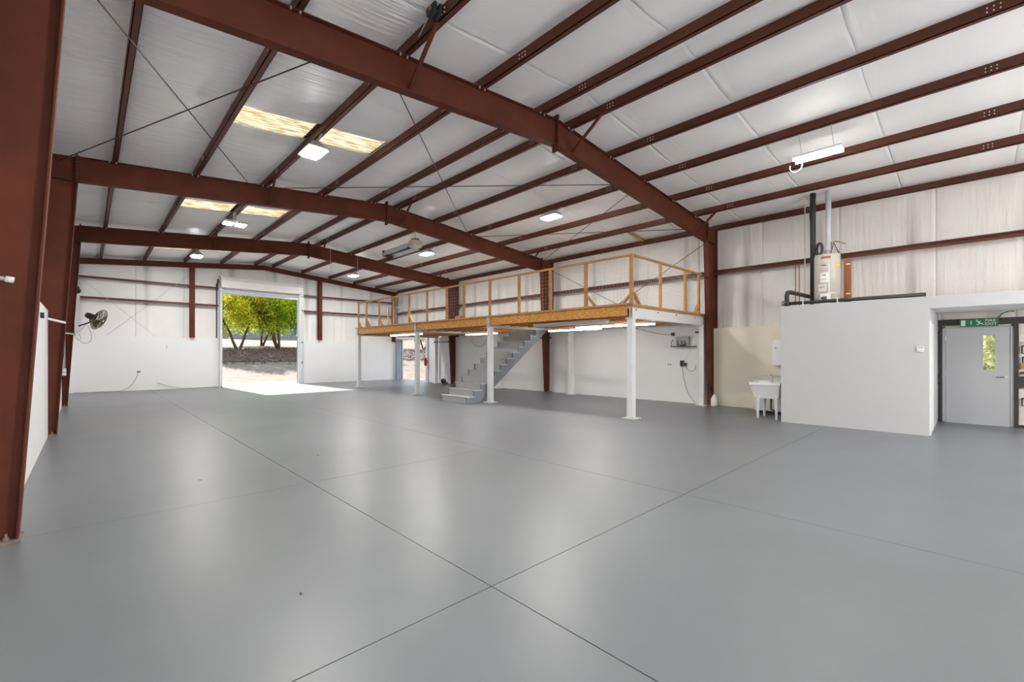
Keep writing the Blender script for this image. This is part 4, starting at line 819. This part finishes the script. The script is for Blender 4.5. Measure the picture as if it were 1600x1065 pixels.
# leaf litter and stones on the bank: uncountable
q = MB(); rnd = random.Random(3)
for i in range(2600):
    x, y_ = rnd.uniform(2, 40), rnd.uniform(36.8, 45.2); s_ = rnd.uniform(.04, .13); z = gz(x, y_)+.03
    a = rnd.uniform(0, 6.3); q.add([(x+s_*math.cos(a+k*2.1), y_+s_*math.sin(a+k*2.1), z) for k in range(3)]+[(x, y_, z+s_*.8)], [(0, 1, 3), (1, 2, 3), (2, 0, 3)])
o = q.build('leaf_litter', 'mulch'); o['kind'] = 'stuff'; tag(o, 'dark dry leaf litter and clods on the bank under trees', 'leaf litter')
def tree(x, y_, label, m, h, r, trunks, n, seed, flat=.85, low=.35):
    rnd = random.Random(seed); z0 = gz(x, y_); T = thing('tree', label, 'tree', (x, y_, z0), 'trees beyond the doors')
    q = MB(); tips = []
    for k in range(trunks):
        a = rnd.uniform(0, 6.28); lean = rnd.uniform(.5, 1.0) if trunks > 1 else .08
        p0 = Vector((x+.12*math.cos(a), y_+.12*math.sin(a), z0-.1)); p1 = p0+Vector((lean*math.cos(a)*.7, lean*math.sin(a)*.7, h*.22)); p2 = p1+Vector((lean*math.cos(a), lean*math.sin(a), h*.22))
        q.tube([p0, (p0+p1)/2+Vector((.06*math.cos(a+1), .06*math.sin(a+1), 0)), p1, p2], [.13, .10, .09, .06], 8)
        for j in range(6):
            b = rnd.uniform(0, 6.28); e = p2+Vector((math.cos(b)*r*rnd.uniform(.3, .75), math.sin(b)*r*rnd.uniform(.3, .75), rnd.uniform(-.05, .4)*h)); mid = (p2+e)/2+Vector((0, 0, .25))
            q.tube([p2, mid, e], [.07, .045, .02], 6); tips.append(e)
    q.build('trunk', 'bark', T, True)
    q = MB(); cz = z0+h*.60; cl = []
    for k in range(95):
        while True:
            v = Vector((rnd.uniform(-1, 1), rnd.uniform(-1, 1), rnd.uniform(-1, 1)))
            if .35 < v.length < 1: break
        cl.append(Vector((x+v.x*r, y_+v.y*r, cz+v.z*h*.42*(1 if v.z > 0 else flat))))
    cl += tips
    for i in range(n):
        c = rnd.choice(cl); p = c+Vector((rnd.gauss(0, .30), rnd.gauss(0, .30), rnd.gauss(-.05, .30)))*(r/3.2)
        if p.z < z0+h*low*.6: continue
        d = Vector((rnd.gauss(0, 1), rnd.gauss(0, 1), rnd.gauss(-.3, 1))).normalized(); s_ = rnd.uniform(.08, .16); u = d.orthogonal().normalized(); a = rnd.uniform(0, 6.28)
        u = (Matrix.Rotation(a, 3, d) @ u); w_ = d.cross(u)
        q.add([p-u*s_, p+w_*s_*.4, p+u*s_, p-w_*s_*.4], [(0, 1, 2, 3)])
    o = q.build('foliage', m, T); o['kind'] = 'stuff'
    return T
tree(9.7, 45.2, 'yellow-green leafy tree with forked trunk seen left in big doorway', 'leaf_yellow', 7.2, 3.3, 2, 17000, 11, 1.0, .16)
tree(12.9, 44.8, 'bright green leafy tree with several stems seen right in big doorway', 'leaf_green', 7.4, 3.5, 3, 19000, 12, 1.0, .2)
tree(17.5, 47.5, 'darker green tree at the right edge of the big doorway', 'leaf_dark', 7.0, 3.4, 2, 12000, 13, 1.0, .15)
tree(27.0, 50.5, 'dark green tree seen left in the side doorway', 'leaf_dark', 4.0, 3.2, 2, 4500, 14, 1.0, .2)
tree(31.5, 49.5, 'round dark green tree seen right in the side doorway', 'leaf_dark', 4.6, 2.6, 2, 4500, 15, 1.0, .2)
tree(6.2, 49.5, 'pale yellow tree behind the left side of big doorway', 'leaf_yellow', 6.5, 3.2, 1, 12000, 16, 1.0, .15)
tree(20.5, -.7, 'yellow-green shrubby tree seen through the fire exit window', 'leaf_pale', 4.6, 2.4, 2, 11000, 17, 1.3, .0)
tree(13.5, 53.0, 'tall green tree standing behind the two trees in big doorway', 'leaf_green', 8.0, 5.2, 2, 15000, 18, 1.0, .25)
# far house
hx, hy = 21.0, 82.0; hzz = gz(hx, hy)-.2
T = thing('house', 'distant pale house with dark windows seen between the tree trunks', 'house', (hx, hy, hzz))
MB().box(hx-7, hx+7, hy, hy+8, hzz, hzz+2.8).build('wall', 'house_wall', T)
MB().prism([(hx-7.6, hzz+2.8), (hx+7.6, hzz+2.8), (hx, hzz+5.0)], 'y', hy-.5, hy+8.5).build('roof', 'far_roof', T)
for k in range(5):
    wn = MB().box(hx-5.8+k*2.6, hx-4.6+k*2.6, hy-.06, hy+.02, hzz+1.0, hzz+2.2).build('window', 'house_window', T)
